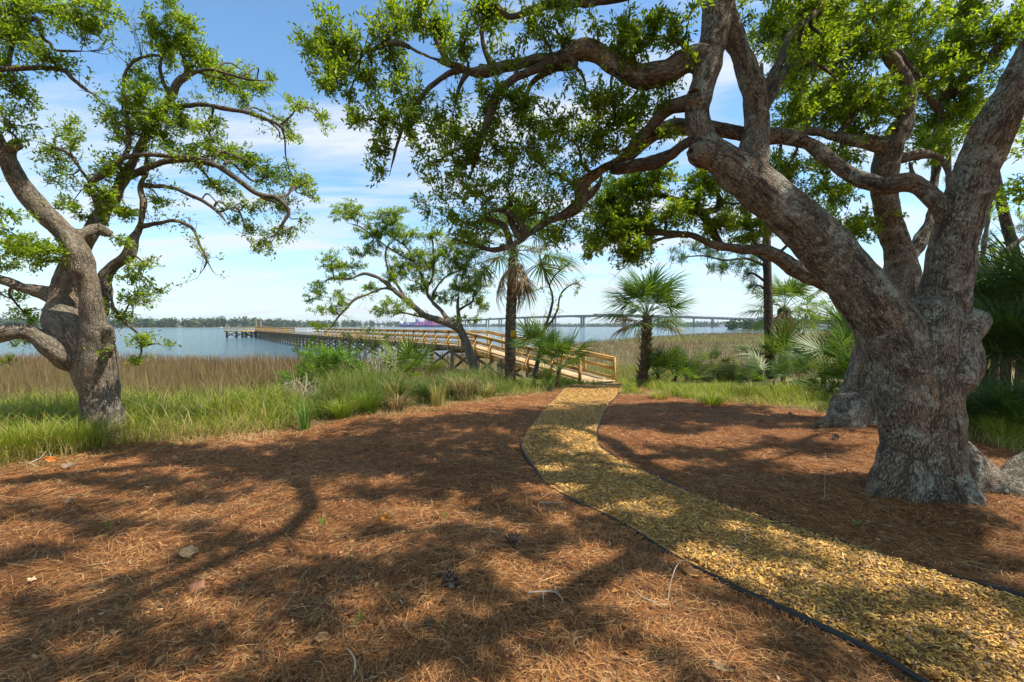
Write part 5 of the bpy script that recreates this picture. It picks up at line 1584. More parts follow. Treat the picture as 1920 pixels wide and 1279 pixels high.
palmetto(1003, 700, 'leaning palmetto tuft on a bent stem just right of the tall palm', 12, 1.02, 'low', 1.05, .14, 1, 14.6)
palmetto(1046, 704, 'upright palmetto tuft on the ramp side, right one of the pair by the tall palm', 13, 1.08, 'low', .55, .05, 1, 14.4)
palmetto(1030, 716, 'low palmetto at the foot of the pair beside the tall palm', 8, .6, 'low_y', .05, 0, 1, 14.0)
for args in (
    (770, 730, 'palmetto poking out of the grass mound left of the leaning oak', 11, 1.0, 'low_y', .45, 0, 2, 13.2),
    (738, 735, 'pale yellow green palmetto at the dead brushwood', 8, .8, 'low_y', .35, 0, 2, 13.0),
    (700, 752, 'small palmetto low in the grass under the dead brushwood', 6, .6, 'low', .1, 0, 0, 12.6),
    (1228, 722, 'dark palmetto touching the shaggy palm trunk on its right', 12, .95, 'low', .25, .1, 1, 15.2),
    (1262, 720, 'palmetto with drooping fronds one step right of the shaggy palm', 12, .95, 'low', .2, .1, 2, 15.6),
    (1292, 722, 'yellowing palmetto, the right end of the row by the shaggy palm', 9, .85, 'low_y', .15, .1, 3, 15.6),
    (1336, 700, 'bright green palmetto clump in front of the dark reeds', 8, .7, 'low_y', .6, 0, 0, 17.5),
    (1470, 712, 'large palmetto hiding the foot of the skirted palm', 14, 1.25, 'low_y', .55, 0, 2, 15.0),
    (1500, 742, 'palmetto with one withered white frond in the right-hand grass', 8, .8, 'low', .2, 0, 3, 12.8),
    (1546, 735, 'spiky upright palmetto against the marsh', 10, .95, 'low', .5, 0, 1, 13.4),
    (1598, 728, 'big dark palmetto left of the second oak trunk', 14, 1.15, 'low', .75, 0, 1, 12.8),
    (1560, 762, 'bright low palmetto in front of the second oak', 10, .8, 'low_y', .15, 0, 1, 11.2),
    (1610, 752, 'upright dark palmetto touching the second oak trunk', 11, 1.0, 'low', .3, 0, 1, 10.8),
    (1450, 765, 'low palmetto with hanging fingers at the litter edge', 6, .75, 'low', .25, 0, 1, 11.0),
    (1620, 655, 'tall palmetto behind the second oak', 12, 1.3, 'low', 1.3, 0, 1, 13.8),
    (1400, 715, 'small palmetto among the green reeds left of the pine trunk', 7, .7, 'low_y', .15, 0, 0, 16.0)):
    palmetto(*args)
TH = 'palmettos of the dark thicket behind the big oak'
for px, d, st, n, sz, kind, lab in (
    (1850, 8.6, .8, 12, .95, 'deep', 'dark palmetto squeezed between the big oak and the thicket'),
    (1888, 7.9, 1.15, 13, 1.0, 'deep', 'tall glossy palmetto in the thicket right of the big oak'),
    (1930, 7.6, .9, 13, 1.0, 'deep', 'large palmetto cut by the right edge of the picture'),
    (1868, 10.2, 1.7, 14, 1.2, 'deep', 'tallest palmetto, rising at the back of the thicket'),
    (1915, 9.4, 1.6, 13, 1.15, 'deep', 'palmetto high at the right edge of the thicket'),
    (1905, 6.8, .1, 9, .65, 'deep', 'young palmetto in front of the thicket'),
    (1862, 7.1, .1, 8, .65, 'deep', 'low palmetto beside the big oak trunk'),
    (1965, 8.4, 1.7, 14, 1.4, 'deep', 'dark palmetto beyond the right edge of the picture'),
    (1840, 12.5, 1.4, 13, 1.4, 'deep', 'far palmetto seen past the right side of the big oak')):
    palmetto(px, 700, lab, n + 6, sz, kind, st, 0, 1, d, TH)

# yucca whose long leaves reach in at the left edge
yb = G(-46, 812)
yu = empty('yucca', yb, 'yucca whose pale stiff leaves reach in from the left edge', 'yucca')
for k in range(17):
    az = k * 2.399; el = math.radians(14 + 55 * RNG.random())
    if k == 0: az, el = .02, math.radians(20)
    if k == 1: az, el = -.05, math.radians(4)
    if k == 2: az, el = .05, math.radians(-16)
    ln = .92 if k < 3 else RNG.uniform(.5, .8)
    vs = []
    for t, w in ((0, .030), (.4, .046), (.75, .032), (1, .002)):
        for e in (-1, 1):
            vs.append((ln * t, e * w / 2, .01 * abs(e) - .05 * t * t))
    o = mesh_np('leaf', np.array(vs), np.array([[0, 2, 3, 1], [2, 4, 5, 3], [4, 6, 7, 5]]), M['frond'], yu, np.array((.20, .24, .075)))
    o.location = (0, 0, .42)
    o.rotation_euler = (Matrix.Rotation(az, 4, 'Z') @ Matrix.Rotation(-el, 4, 'Y')).to_euler()
beam_obj('stem', (0, 0, -.05), (0, 0, .42), .09, .09, M['boot'], yu, up=(1, 0, 0))

# ------------------------------------------------------------------ pines
PINE_C = [(0.05, 0.09, 0.022), (0.065, 0.115, 0.026), (0.085, 0.135, 0.03)]


def pine(label, pts, branches, tufts, n_needles=34, ln=.2, group='pines behind the oaks'):
    b = P(*pts[0][:3]); b[2] = float(gz(b[0], b[1])) if b[2] < 0.3 else b[2]
    r = empty('pine_tree', b, label, 'pine tree', group)
    p = np.array([np.append(P(x, y, d), w * d / FPX) for x, y, d, w in pts])
    q = smooth_path(p, .12)
    v, f = tube(q, 14, True)
    m_ = len(v) // 14
    ang = np.tile(np.arange(14) / 14 * 2 * math.pi, m_); rr = np.repeat(np.concatenate([[q[0, 3]], q[:, 3], [q[-1, 3]]]), 14)
    v = v + (vnoise3(v, 5.)[:, None] - .5) * .04
    mesh_np('trunk', v - b, f, M['pine_bark'], r, None, True, {'bark_co': np.stack([np.cos(ang) * rr, np.sin(ang) * rr, v[:, 2]], 1)})
    tv, tf, n, at = [], [], 0, []
    for br in branches:
        bq = smooth_path(np.array([np.append(P(x, y, d), w * d / FPX) for x, y, d, w in br]), .12)
        v, f = tube(bq, 6); tv.append(v - b); tf.append(f + n); n += len(v); at.append(v)
    bs, ds, ls = [], [], []
    for x, y, d, rx, ry, k in tufts:
        for _ in range(k):
            c = P(x + RNG.uniform(-rx, rx), y + RNG.uniform(-ry, ry), d + RNG.uniform(-.5, .5))
            ax = rand_dirs(1)[0] * .6 + np.array((0, 0, .5))
            bs.append(c + rand_dirs(n_needles) * .03 - ax * RNG.random((n_needles, 1)) * .12); ds.append(ax + rand_dirs(n_needles) * 1.0); ls.append(np.full(n_needles, ln) * RNG.uniform(.8, 1.15, n_needles))
            a0 = c - ax * .3
            v, f = tube(np.array([[*a0, .010], [*(a0 + (c - a0) * .5), .008], [*c, .005]]), 4); tv.append(v - b); tf.append(f + n); n += len(v); at.append(v)
    if tv: mesh_np('branchwork', np.concatenate(tv), np.concatenate(tf), M['pine_bark'], r, None, True, {'bark_co': np.concatenate(at)})
    bs, ds, ls = np.concatenate(bs), np.concatenate(ds), np.concatenate(ls)
    v, f = kites(bs - b, ds, rand_dirs(len(bs)), ls, np.full(len(bs), .011))
    mesh_np('crown', v, f, M['leaf_soft'], r, np.repeat(pick(PINE_C, len(bs)), 4, 0))
    return r


pine('dark straight pine trunk standing in the marsh grass before the skirted palm', [(1446, 706, 15.5, 9), (1442, 640, 15.5, 8), (1440, 560, 15.5, 7.5), (1438, 480, 15.5, 7), (1436, 380, 15.5, 6), (1430, 250, 15.5, 5), (1428, 120, 15.5, 3)],
     [[(1438, 500, 15.5, 3), (1400, 485, 15.3, 2.5), (1360, 488, 15.2, 2), (1320, 480, 15.1, 1.6), (1280, 482, 15, 1)], [(1438, 490, 15.5, 3), (1400, 470, 15.6, 2.5), (1350, 462, 15.6, 2), (1300, 470, 15.6, 1)], [(1438, 530, 15.5, 2.5), (1410, 512, 15.5, 2), (1395, 520, 15.5, 1)], [(1438, 545, 15.5, 2), (1420, 535, 15.5, 1.5), (1410, 550, 15.5, 1)]],
     [(1272, 478, 15.0, 12, 10, 7), (1300, 462, 15.4, 18, 10, 8), (1340, 470, 15.4, 24, 14, 14), (1345, 505, 15.2, 18, 10, 9), (1375, 488, 15.4, 20, 14, 12), (1400, 510, 15.5, 18, 14, 10), (1395, 460, 15.6, 24, 12, 12), (1425, 480, 15.5, 16, 16, 10), (1420, 540, 15.5, 14, 12, 6)], 40, .22)
pine('slim far pine whose mast-like trunk shows between the two oaks', [(1785, 640, 24, 6), (1780, 420, 24, 5), (1778, 280, 24, 4), (1777, 180, 24, 3.2), (1776, 60, 24, 2.4)],
     [[(1777, 240, 24, 2), (1740, 232, 24, 1.4), (1700, 240, 24, 1)], [(1778, 290, 24, 2), (1740, 285, 24, 1.4), (1715, 275, 24, 1)], [(1776, 100, 24, 2), (1800, 50, 24, 1.5), (1830, 30, 24, 1)]],
     [(1745, 260, 24, 30, 14, 12), (1800, 300, 24, 30, 20, 14), (1765, 40, 24, 14, 10, 8), (1775, 60, 24, 20, 20, 12), (1840, 20, 24, 30, 16, 12), (1740, 300, 24, 24, 14, 8), (1800, 350, 24, 30, 16, 12)], 34, .26)
pine('slanting pine trunk at the right edge above the palmetto thicket', [(1930, 640, 15, 11), (1912, 520, 15, 9), (1898, 460, 15, 8.5), (1882, 400, 15, 8), (1860, 300, 15, 7), (1835, 180, 15, 6)],
     [[(1900, 465, 15, 3), (1880, 455, 15, 2), (1855, 462, 15, 1.5), (1835, 480, 15, 1)]],
     [(1865, 460, 15, 26, 24, 9), (1905, 430, 15, 16, 20, 5), (1850, 510, 15, 24, 16, 9), (1880, 540, 15, 20, 10, 7), (1850, 380, 15, 20, 20, 8)], 36, .24)

# broad-leaved trees closing the view at the right, beyond the thicket
E_ = Tree('tree', (X(1830, 15), 14.5, float(gz(X(1830, 15), 14.5))), 'bushy green tree behind the thicket at far right', 'tree', None, 'bark', 'bark_thin', .12, .04, OAK_BRIGHT)
E_.limb([(1835, 720, 14.5, 12), (1832, 620, 14.5, 10), (1838, 520, 14.5, 8), (1850, 430, 14.5, 6), (1860, 340, 14.5, 4)], True)
E_.limb([(1834, 560, 14.5, 6), (1800, 490, 14.5, 5), (1760, 440, 14.5, 3)], False)
E_.limb([(1840, 520, 14.5, 6), (1900, 460, 14.5, 5), (1960, 420, 14.5, 3)], False)
E_.samples()
E_.blobs([(1850, 560, 40, 40), (1900, 520, 40, 40), (1880, 600, 50, 40), (1860, 480, 30, 30), (1930, 560, 40, 60), (1840, 620, 30, 40), (1760, 450, 30, 24), (1850, 400, 30, 30), (1900, 380, 40, 30), (1800, 500, 24, 24)], .8, 24, .8)
E_.finish()
F_ = Tree('tree', (X(1575, 19), 19, float(gz(X(1575, 19), 19))), 'loose light green tree between the skirted palm and the second oak', 'tree', None, 'bark', 'bark_thin', .12, .04, OAK_BRIGHT)
F_.limb([(1578, 700, 19, 8), (1574, 600, 19, 6), (1560, 540, 19, 5), (1545, 480, 19, 3)], True)
F_.limb([(1570, 580, 19, 4), (1600, 520, 19, 3), (1610, 450, 19, 2)], False)
F_.samples()
F_.blobs([(1520, 560, 26, 22), (1550, 590, 26, 20), (1540, 530, 26, 26), (1580, 560, 26, 26), (1600, 620, 26, 26), (1560, 480, 26, 26), (1590, 510, 20, 26), (1500, 590, 18, 14)], .7, 22, .8)
F_.finish()

# ------------------------------------------------------------------ shrubs and brushwood
def shrub(px, py, d, lst, label, cols, leaf=.06, dens=1.0, stems=8, group=None):
    b = np.array((X(px, d), d, float(gz(X(px, d), d))))
    t = Tree('shrub', b, label, 'shrub', group, 'bark', 'bark_thin', leaf, .03, cols)
    for k in range(stems):
        x, y, rx, ry = lst[k % len(lst)]
        e = P(x + RNG.uniform(-rx, rx) * .6, y + RNG.uniform(-ry, ry) * .5, d + RNG.uniform(-.4, .4))
        m_ = (b + e) / 2 + rand_dirs(1)[0] * .12
        t.limb([(*(b + (RNG.uniform(-.15, .15), RNG.uniform(-.15, .15), -.05)), .016), (*m_, .011), (*e, .006)], False, px=False)
    t.samples()
    t.blobs(lst, dens, 24, .45, dfix=d)
    t.finish('leaf_soft', .42)


BRIGHT = [(0.10, 0.20, 0.022), (0.13, 0.24, 0.028), (0.08, 0.16, 0.02), (0.16, 0.27, 0.035)]
shrub(618, 750, 12.2, [(545, 712, 26, 18), (600, 690, 40, 26), (642, 672, 38, 26), (570, 704, 28, 22), (620, 716, 44, 22), (668, 696, 24, 22), (582, 665, 20, 14), (650, 708, 30, 20), (610, 665, 30, 16)], 'bright green rounded shrub in front of the pier, left of the dead brushwood', BRIGHT, .07, 4.2, 16)
shrub(585, 700, 15.0, [(575, 648, 24, 14), (598, 640, 18, 12), (560, 660, 18, 12), (610, 655, 20, 14)], 'small dark shrub against the pier, above the bright one', OAK_COLS, .08, 1.3, 8)
shrub(690, 690, 17.0, [(690, 626, 34, 16), (660, 634, 26, 14), (725, 634, 22, 16), (700, 650, 34, 16), (660, 655, 26, 14)], 'thin yellow green shrub poking above the boardwalk rail', [(0.16, 0.19, 0.04), (0.12, 0.16, 0.035)], .075, 1.3, 10)
shrub(1318, 712, 16.4, [(1310, 690, 34, 18), (1345, 692, 30, 18), (1290, 700, 20, 12)], 'dark low shrub right of the palmetto row, before the marsh', [(0.05, 0.07, 0.025), (0.07, 0.085, 0.03)], .06, 1.3, 8)
shrub(1560, 735, 12.6, [(1560, 716, 30, 14), (1520, 722, 24, 12), (1600, 724, 26, 12)], 'leafy green shrub among the palmettos left of the second oak', BRIGHT, .06, 1.2, 8)


def brush(px, py, d, w, h, n, label, group='dead brushwood in the grass'):
    """A tangle of bare bleached sticks, one plant."""
    b = np.array((X(px, d), d, float(gz(X(px, d), d))))
    vs, fs, k, at = [], [], 0, []
    for _ in range(n):
        a = RNG.uniform(0, 2 * math.pi)
        e = np.array((math.cos(a) * w * RNG.random(), math.sin(a) * w * .6 * RNG.random(), h * RNG.uniform(.35, 1.05)))
        s = np.array((RNG.uniform(-.2, .2), RNG.uniform(-.15, .15), -.03))
        m_ = s + (e - s) * .5 + rand_dirs(1)[0] * .14
        q = smooth_path(np.array([[*s, .014], [*m_, .010], [*e, .003]]), .08)
        v, f = tube(q, 4); vs.append(v); fs.append(f + k); k += len(v)
        for _j in range(5):
            c = q[RNG.integers(len(q) // 3, len(q)), :3]
            t = c + rand_dirs(1)[0] * RNG.uniform(.08, .3)
            v, f = tube(np.array([[*c, .006], [*((c + t) / 2 + rand_dirs(1)[0] * .02), .0045], [*t, .002]]), 3); vs.append(v); fs.append(f + k); k += len(v)
    o = mesh_np('dead_bush', np.concatenate(vs), np.concatenate(fs), M['twig_grey'])
    o.location = b
    return tag(o, label, 'dead bush', group)


brush(712, 730, 12.4, .75, 1.3, 60, 'tangle of bare bleached branches between the bright shrub and the palmettos')
brush(560, 760, 10.6, .6, .6, 50, 'low grey dead twigs at the left foot of the bright shrub')
brush(1400, 640, 16.5, .5, 1.3, 20, 'bare brown brush hanging left of the dark pine trunk')

# ------------------------------------------------------------------ marsh grass, lawn grass, reeds
def grass(name, x, y, h, lean, width, cols, mat, curve=1.0, segs=3, var=.2, z=None, label=None):
    n = len(x)
    b = np.stack([x, y, (gz(x, y) if z is None else z) - .03], 1)
    v, f, m_ = blades(b, h, lean, width, curve, segs)
    c = cols * RNG.uniform(1 - var, 1 + var, (n, 1))
    o = mesh_np(name, v, f, M[mat], None, np.repeat(c, m_, 0))
    return tag(o, kind='stuff')


def lean_of(n, amt, wind=(.0, .0)):
    a = RNG.uniform(0, 2 * math.pi, n); r = amt * RNG.random(n) ** .7
    return np.stack([np.cos(a) * r + wind[0], np.sin(a) * r + wind[1]], 1)


def colour_by(n, t, a, b):
    return np.array(a) * (1 - t[:, None]) + np.array(b) * t[:, None]


# brown rushes of the marsh: sampled evenly over distance bands so that far ones are sparser and broader
def marsh(n, px0, px1, d0, d1, power, h, wk, seed_f, brown, green, keep=None, jitter=.25):
    d = d0 * (d1 / d0) ** (RNG.random(n) ** power)
    px = RNG.uniform(px0, px1, n)
    x = (px - 960) / FPX * d
    y = d
    ok = (inland(x, y) > 16.8 + (vnoise2(x, y, .4) - .5) * 3.5) & (y < shore(x) + 1.5 + (vnoise2(x, y, .3) - .5) * 5) & (vnoise2(x, y, .9) > .18)
    if keep is not None: ok &= keep(x, y)
    # leave the strip under the boardwalk clear of stalks that would poke through the deck
    s1 = (x - RF[0]) * d1_[0] + (y - RF[1]) * d1_[1]; o1 = (x - RF[0]) * d1_[1] - (y - RF[1]) * d1_[0]
    s2 = (x - KN[0]) * d2_[0] + (y - KN[1]) * d2_[1]; o2 = (x - KN[0]) * d2_[1] - (y - KN[1]) * d2_[0]
    ok &= ~((np.abs(o1) < 1.0) & (s1 > -1) & (s1 < L1 + .5)) & ~((np.abs(o2) < 1.0) & (s2 > -.5))
    x, y = x[ok], y[ok]
    n = len(x)
    t = sstep(.52, .72, vnoise2(x * .35, y, seed_f) * .75 + vnoise2(x, y, seed_f * 4) * .25)
    hh = h * (.45 + .75 * RNG.random(n) ** .8) * (1 + (vnoise2(x, y, .8) - .5) * .5)
    w = wk * np.maximum(y, 12)
    c = colour_by(n, np.clip(t + RNG.normal(size=n) * .12, 0, 1), brown, green)
    return grass('marsh_grass', x, y, hh, lean_of(n, .16) + np.array((-.05, 0)), w * RNG.uniform(.7, 1.3, n), c, 'dry_blade', .8, 1 if px1 > 1500 else 2, .42)


d1_, d2_ = d1, d2
BROWN = (0.165, 0.102, 0.045); OLIVE = (0.19, 0.20, 0.055); YELLOW = (0.30, 0.29, 0.05)
marsh(38000, -120, 640, 12.5, 36, .9, .95, .00075, .16, BROWN, (0.20, 0.165, 0.065))
marsh(22000, -120, 700, 12.5, 27, .9, .74, .00075, .3, (0.155, 0.165, 0.035), (0.24, 0.20, 0.07))
marsh(3000, -120, 700, 12.5, 34, .9, 1.12, .0006, .3, (0.36, 0.27, 0.12), (0.22, 0.15, 0.07))
marsh(9000, 560, 900, 19, 70, .8, .85, .0010, .16, BROWN, OLIVE)
marsh(70000, 900, 1960, 19, 200, .62, .62, .00085, .055, (0.205, 0.145, 0.075), (0.24, 0.25, 0.06))
# yellow fringe where the right-hand marsh meets the bank
n = 9000
px = RNG.uniform(1050, 1420, n); d = RNG.uniform(19, 31, n); x = (px - 960) / FPX * d
ok = (vnoise2(x, d, .5) > .42) & (np.abs((x - RF[0]) * d1[1] - (d - RF[1]) * d1[0]) > 1.1)
x, d = x[ok], d[ok]
grass('marsh_grass', x, d, .5 * RNG.uniform(.6, 1.1, len(x)), lean_of(len(x), .15), .018 * RNG.uniform(.7, 1.3, len(x)), colour_by(len(x), RNG.random(len(x)), YELLOW, (0.24, 0.27, 0.05)), 'blade', .8, 2)
# darker reeds behind the palmetto row
n = 5000
px = RNG.uniform(1285, 1430, n); d = RNG.uniform(16.5, 20, n); x = (px - 960) / FPX * d
grass('reeds', x, d, RNG.uniform(.5, .95, n), lean_of(n, .14), RNG.uniform(.010, .018, n), colour_by(n, RNG.random(n), (0.07, 0.085, 0.03), (0.13, 0.16, 0.045)), 'blade', .7, 2)

GREEN = (0.185, 0.265, 0.02); LIME = (0.36, 0.385, 0.04); STRAW = (0.50, 0.39, 0.17)


def bank(n, px0, px1, depth0, depth1, h0, h1, lean, cols, wk=.010, power=1.6, mat='blade', curve=1.2, segs=3, clump=0.0, wind=(0, 0), dense=None):
    """Grass starting at the litter's edge and running back from it."""
    d = RNG.uniform(4.6, 24, n * 5); px = RNG.uniform(px0, px1, n * 5)
    x = (px - 960) / FPX * d
    e = d - grass_start(x) - (vnoise2(x, d, 1.6) - .5) * .8
    p = np.exp(-np.maximum(0, e) * .0)
    ok = (e > depth0) & (e < depth1) & ~in_path(x, d)
    ok &= np.abs((x - RF[0]) * d1[1] - (d - RF[1]) * d1[0]) > np.where(((x - RF[0]) * d1[0] + (d - RF[1]) * d1[1]) > -.6, 1.0, 0)
    ok &= RNG.random(len(x)) < np.clip(6.0 / d, 0, 1) ** .5
    if clump: ok &= vnoise2(x, d, 1.9) > clump
    x, d, e = x[ok][:n], d[ok][:n], e[ok][:n]
    m_ = len(x)
    t = np.clip(vnoise2(x, d, 1.1) * .7 + RNG.random(m_) * .45 - .1, 0, 1)
    c = colour_by(m_, t, cols[0], cols[1])
    if len(cols) > 2:
        dry = RNG.random(m_) < (.12 + .5 * (1 - sstep(0, .9, e)))
        c[dry] = np.array(cols[2]) * RNG.uniform(.7, 1.15, (dry.sum(), 1))
    hh = RNG.uniform(h0 * .7, h1, m_) * (.35 + 1.15 * vnoise2(x, d, 1.0) * (.55 + .9 * vnoise2(x, d, 3.1))) * (.55 + .45 * sstep(0, .8, e))
    return grass('grass', x, d, hh, lean_of(m_, lean) * (.5 + hh[:, None]) + np.array(wind), (wk + .0006 * d) * RNG.uniform(.7, 1.2, m_), c, mat, curve, segs)


bank(17000, -150, 560, -.1, 5.2, .42, .74, .48, (GREEN, LIME, STRAW), .006, segs=3, wind=(.10, -.06))
bank(9000, -150, 560, 1.0, 5.4, .40, .70, .40, ((0.06, .12, .02), (0.11, .18, .024), (0.26, .20, .09)), .006, segs=3, wind=(.10, -.06))
bank(12000, 520, 960, .05, 4.6, .28, .62, .42, ((0.075, 0.14, 0.02), (0.15, 0.22, 0.03), (0.26, .20, .10)), .007, segs=3, clump=.33, wind=(-.05, -.05))  # greens lowered on this stretch to stand for the trees' shade
bank(1500, -150, 960, .2, 4.5, .7, 1.15, .35, (STRAW, (0.30, .24, .10)), .005, segs=3)
bank(12000, 600, 920, .7, 3.8, .62, 1.08, .36, ((0.10, .165, .02), (0.19, .24, .03), (0.30, .23, .10)), .007, segs=3)
bank(3500, 690, 960, 3.6, 6.6, .55, .95, .3, ((0.09, .14, .025), (0.16, .18, .04), STRAW), .008, segs=3)
bank(6500, 880, 1130, 0, 5, .25, .5, .3, (GREEN, (0.19, 0.25, 0.04), STRAW), .007)
bank(20000, 1165, 1660, -.05, 6.5, .26, .50, .32, (GREEN, LIME, STRAW), .007, segs=3)
bank(8000, 1640, 2050, -.1, 5.5, .35, .7, .35, (GREEN, (0.17, 0.25, 0.03), STRAW), .007)
# thin dry thatch straying out of the edge onto the litter
bank(15000, -150, 1060, -.9, .6, .06, .24, .5, (STRAW, (0.30, 0.23, 0.11)), .005, mat='dry_blade', curve=.6, segs=2)
bank(5000, 1165, 1900, -.5, .4, .06, .18, .5, (STRAW, (0.28, 0.25, 0.10)), .005, mat='dry_blade', curve=.6, segs=2)


def clump(px, py, n, h, lean, cols, label, width=.012, name='grass_clump', group='tall grass clumps along the bank', curve=1.3, spread=.16, mat='blade', curve_seg=3):
    """One tussock."""
    b = G(px, py)
    a = RNG.uniform(0, 2 * math.pi, n); r = spread * RNG.random(n) ** .5
    base = np.stack([np.cos(a) * r, np.sin(a) * r, np.full(n, -.03)], 1)
    l = np.stack([np.cos(a), np.sin(a)], 1) * (lean * RNG.random((n, 1)) ** .8) + lean_of(n, lean * .25)
    v, f, m_ = blades(base, h * RNG.uniform(.6, 1.05, n), l, width * RNG.uniform(.7, 1.2, n), curve, curve_seg)
    o = mesh_np(name, v, f, M[mat], None, np.repeat(pick(cols, n, .25), m_, 0))
    o.location = b
    return tag(o, label, 'grass clump', group)


DARKG = [(0.06, 0.115, 0.02), (0.09, 0.15, 0.025), (0.05, 0.09, 0.02)]
clump(572, 806, 42, .62, .30, [(0.10, 0.20, 0.03), (0.13, 0.23, 0.03)], 'broad bladed green tuft at the litter edge below the bright shrub', .026, spread=.08)
clump(640, 786, 420, .55, .45, [GREEN, LIME, (0.16, .22, .03)], 'tall lime green tussock right of the broad bladed tuft')
clump(590, 782, 380, .48, .42, [LIME, GREEN], 'fine lime tussock behind the broad bladed tuft')
clump(690, 776, 480, .66, .50, [(0.11, .18, .025), GREEN], 'tall green tussock under the dead brushwood')
clump(745, 764, 520, .90, .55, DARKG + [STRAW], 'dark green tussock with drooping straw skirt, middle of the bank')
clump(745, 770, 260, .55, .5, [STRAW, (0.22, .16, .08)], 'dry brown skirt of dead blades below the dark tussock', mat='dry_blade', curve=1.6)
clump(800, 756, 420, .78, .5, DARKG, 'dark tussock left of the leaning oak')
clump(822, 760, 150, .75, .2, [(0.22, .24, .05), STRAW], 'narrow upright straw yellow tuft on the bank', .01)
clump(872, 748, 460, .85, .6, [STRAW, (0.24, .19, .10), (0.09, .13, .03)], 'mound of arching dry grass at the foot of the leaning oak', mat='dry_blade', curve=1.6, spread=.3)
clump(910, 744, 320, .55, .5, [STRAW, (0.12, .17, .03)], 'dry tussock between the leaning oak and the tall palm', spread=.25)
clump(1235, 748, 260, .32, .35, [STRAW, LIME, GREEN], 'straw yellow tuft at the right end of the path', spread=.2)
clump(1335, 758, 300, .38, .4, [LIME, GREEN], 'lime tuft at the litter edge, middle of the right-hand grass', spread=.22)
clump(1385, 722, 36, .6, .12, [(0.14, .24, .03)], 'few upright broad blades in the right-hand grass', .03, spread=.12)
clump(150, 842, 500, .62, .55, [LIME, (0.26, .28, .05), GREEN], 'sunlit arching tussock left of the pale oak trunk', .009, spread=.25)
clump(60, 850, 520, .66, .6, [LIME, (0.28, .28, .05), GREEN], 'sunlit tussock nearest the left edge', .009, spread=.3)
clump(255, 800, 420, .62, .5, [GREEN, LIME], 'green tussock right of the pale oak trunk', .009, spread=.22)
clump(1880, 830, 220, .6, .5, [GREEN, LIME], 'green tuft between the big oak and the right edge', .010, spread=.2)

# ------------------------------------------------------------------ pine needle litter and wood chips
def litter():
    n = 285000
    d = 1.45 * (13.0 / 1.45) ** (RNG.random(n) ** 1.12)
    px = RNG.uniform(-300, 2220, n)
    x = (px - 960) / FPX * d; y = d
    ok = (y < grass_start(x) + .5) & ~in_path(x, y)
    inp = in_path(x, y)
    side = np.minimum(np.min(np.hypot(x[inp][:, None] - EL[None, ::3, 0], y[inp][:, None] - EL[None, ::3, 1]), 1), np.min(np.hypot(x[inp][:, None] - ER[None, ::3, 0], y[inp][:, None] - ER[None, ::3, 1]), 1))
    ip = np.zeros(n, bool); ip[inp] = RNG.random(inp.sum()) < .05 + .6 * np.clip(1 - side / .22, 0, 1) * (vnoise2(x[inp], y[inp], 2.3) > .45) + .35 * sstep(9, 13, y[inp])
    ok |= ip
    x, y = x[ok], y[ok]; n = len(x)
    ang = vnoise2(x, y, 1.7) * 9 + RNG.normal(size=n) * .75
    ln = RNG.uniform(.08, .20, n)
    w = .0014 + .00046 * y
    z = near_bump(x, y) + .004 + RNG.random(n) ** 2 * .022
    d_ = np.stack([np.cos(ang), np.sin(ang), RNG.normal(size=n) * .10], 1)
    s_ = np.stack([-np.sin(ang), np.cos(ang), RNG.normal(size=n) * .3], 1)
    c = np.stack([x, y, z], 1)
    bend = RNG.normal(size=n)[:, None] * .13
    p0 = c - d_ * ln[:, None] / 2; p1 = c + s_ * bend * ln[:, None] + (0, 0, .004); p2 = c + d_ * ln[:, None] / 2
    hw = s_ * w[:, None] / 2
    far = y > 2.9
    v1 = np.stack([p0 - hw * .6, p0 + hw * .6, p1 - hw, p1 + hw, p2 - hw * .3, p2 + hw * .3], 1)[~far].reshape(-1, 3)
    v2 = np.stack([p0 - hw, p0 + hw * .8, p2 + p1 - c + hw * .6, p2 + p1 - c - hw * .6], 1)[far].reshape(-1, 3)
    k = np.arange((~far).sum())[:, None] * 6
    f1 = np.concatenate([k + np.array([[0, 2, 3, 1]]), k + np.array([[2, 4, 5, 3]])], 1).reshape(-1, 4)
    f2 = np.arange(len(v2)).reshape(-1, 4) + len(v1)
    v, f = np.concatenate([v1, v2]), np.concatenate([f1, f2])
    col = pick([(0.385, .168, .054), (0.28, .110, .035), (0.49, .245, .088), (0.18, .070, .026), (0.31, .128, .042), (0.52, .33, .145), (0.10, .042, .018), (0.08, .036, .016)], n, .2) * (.72 + .56 * vnoise2(x, y, .9))[:, None]
    tag(mesh_np('pine_straw', v, f, M['needle'], None, np.concatenate([np.repeat(col[~far], 6, 0), np.repeat(col[far], 4, 0)])), kind='stuff')


litter()


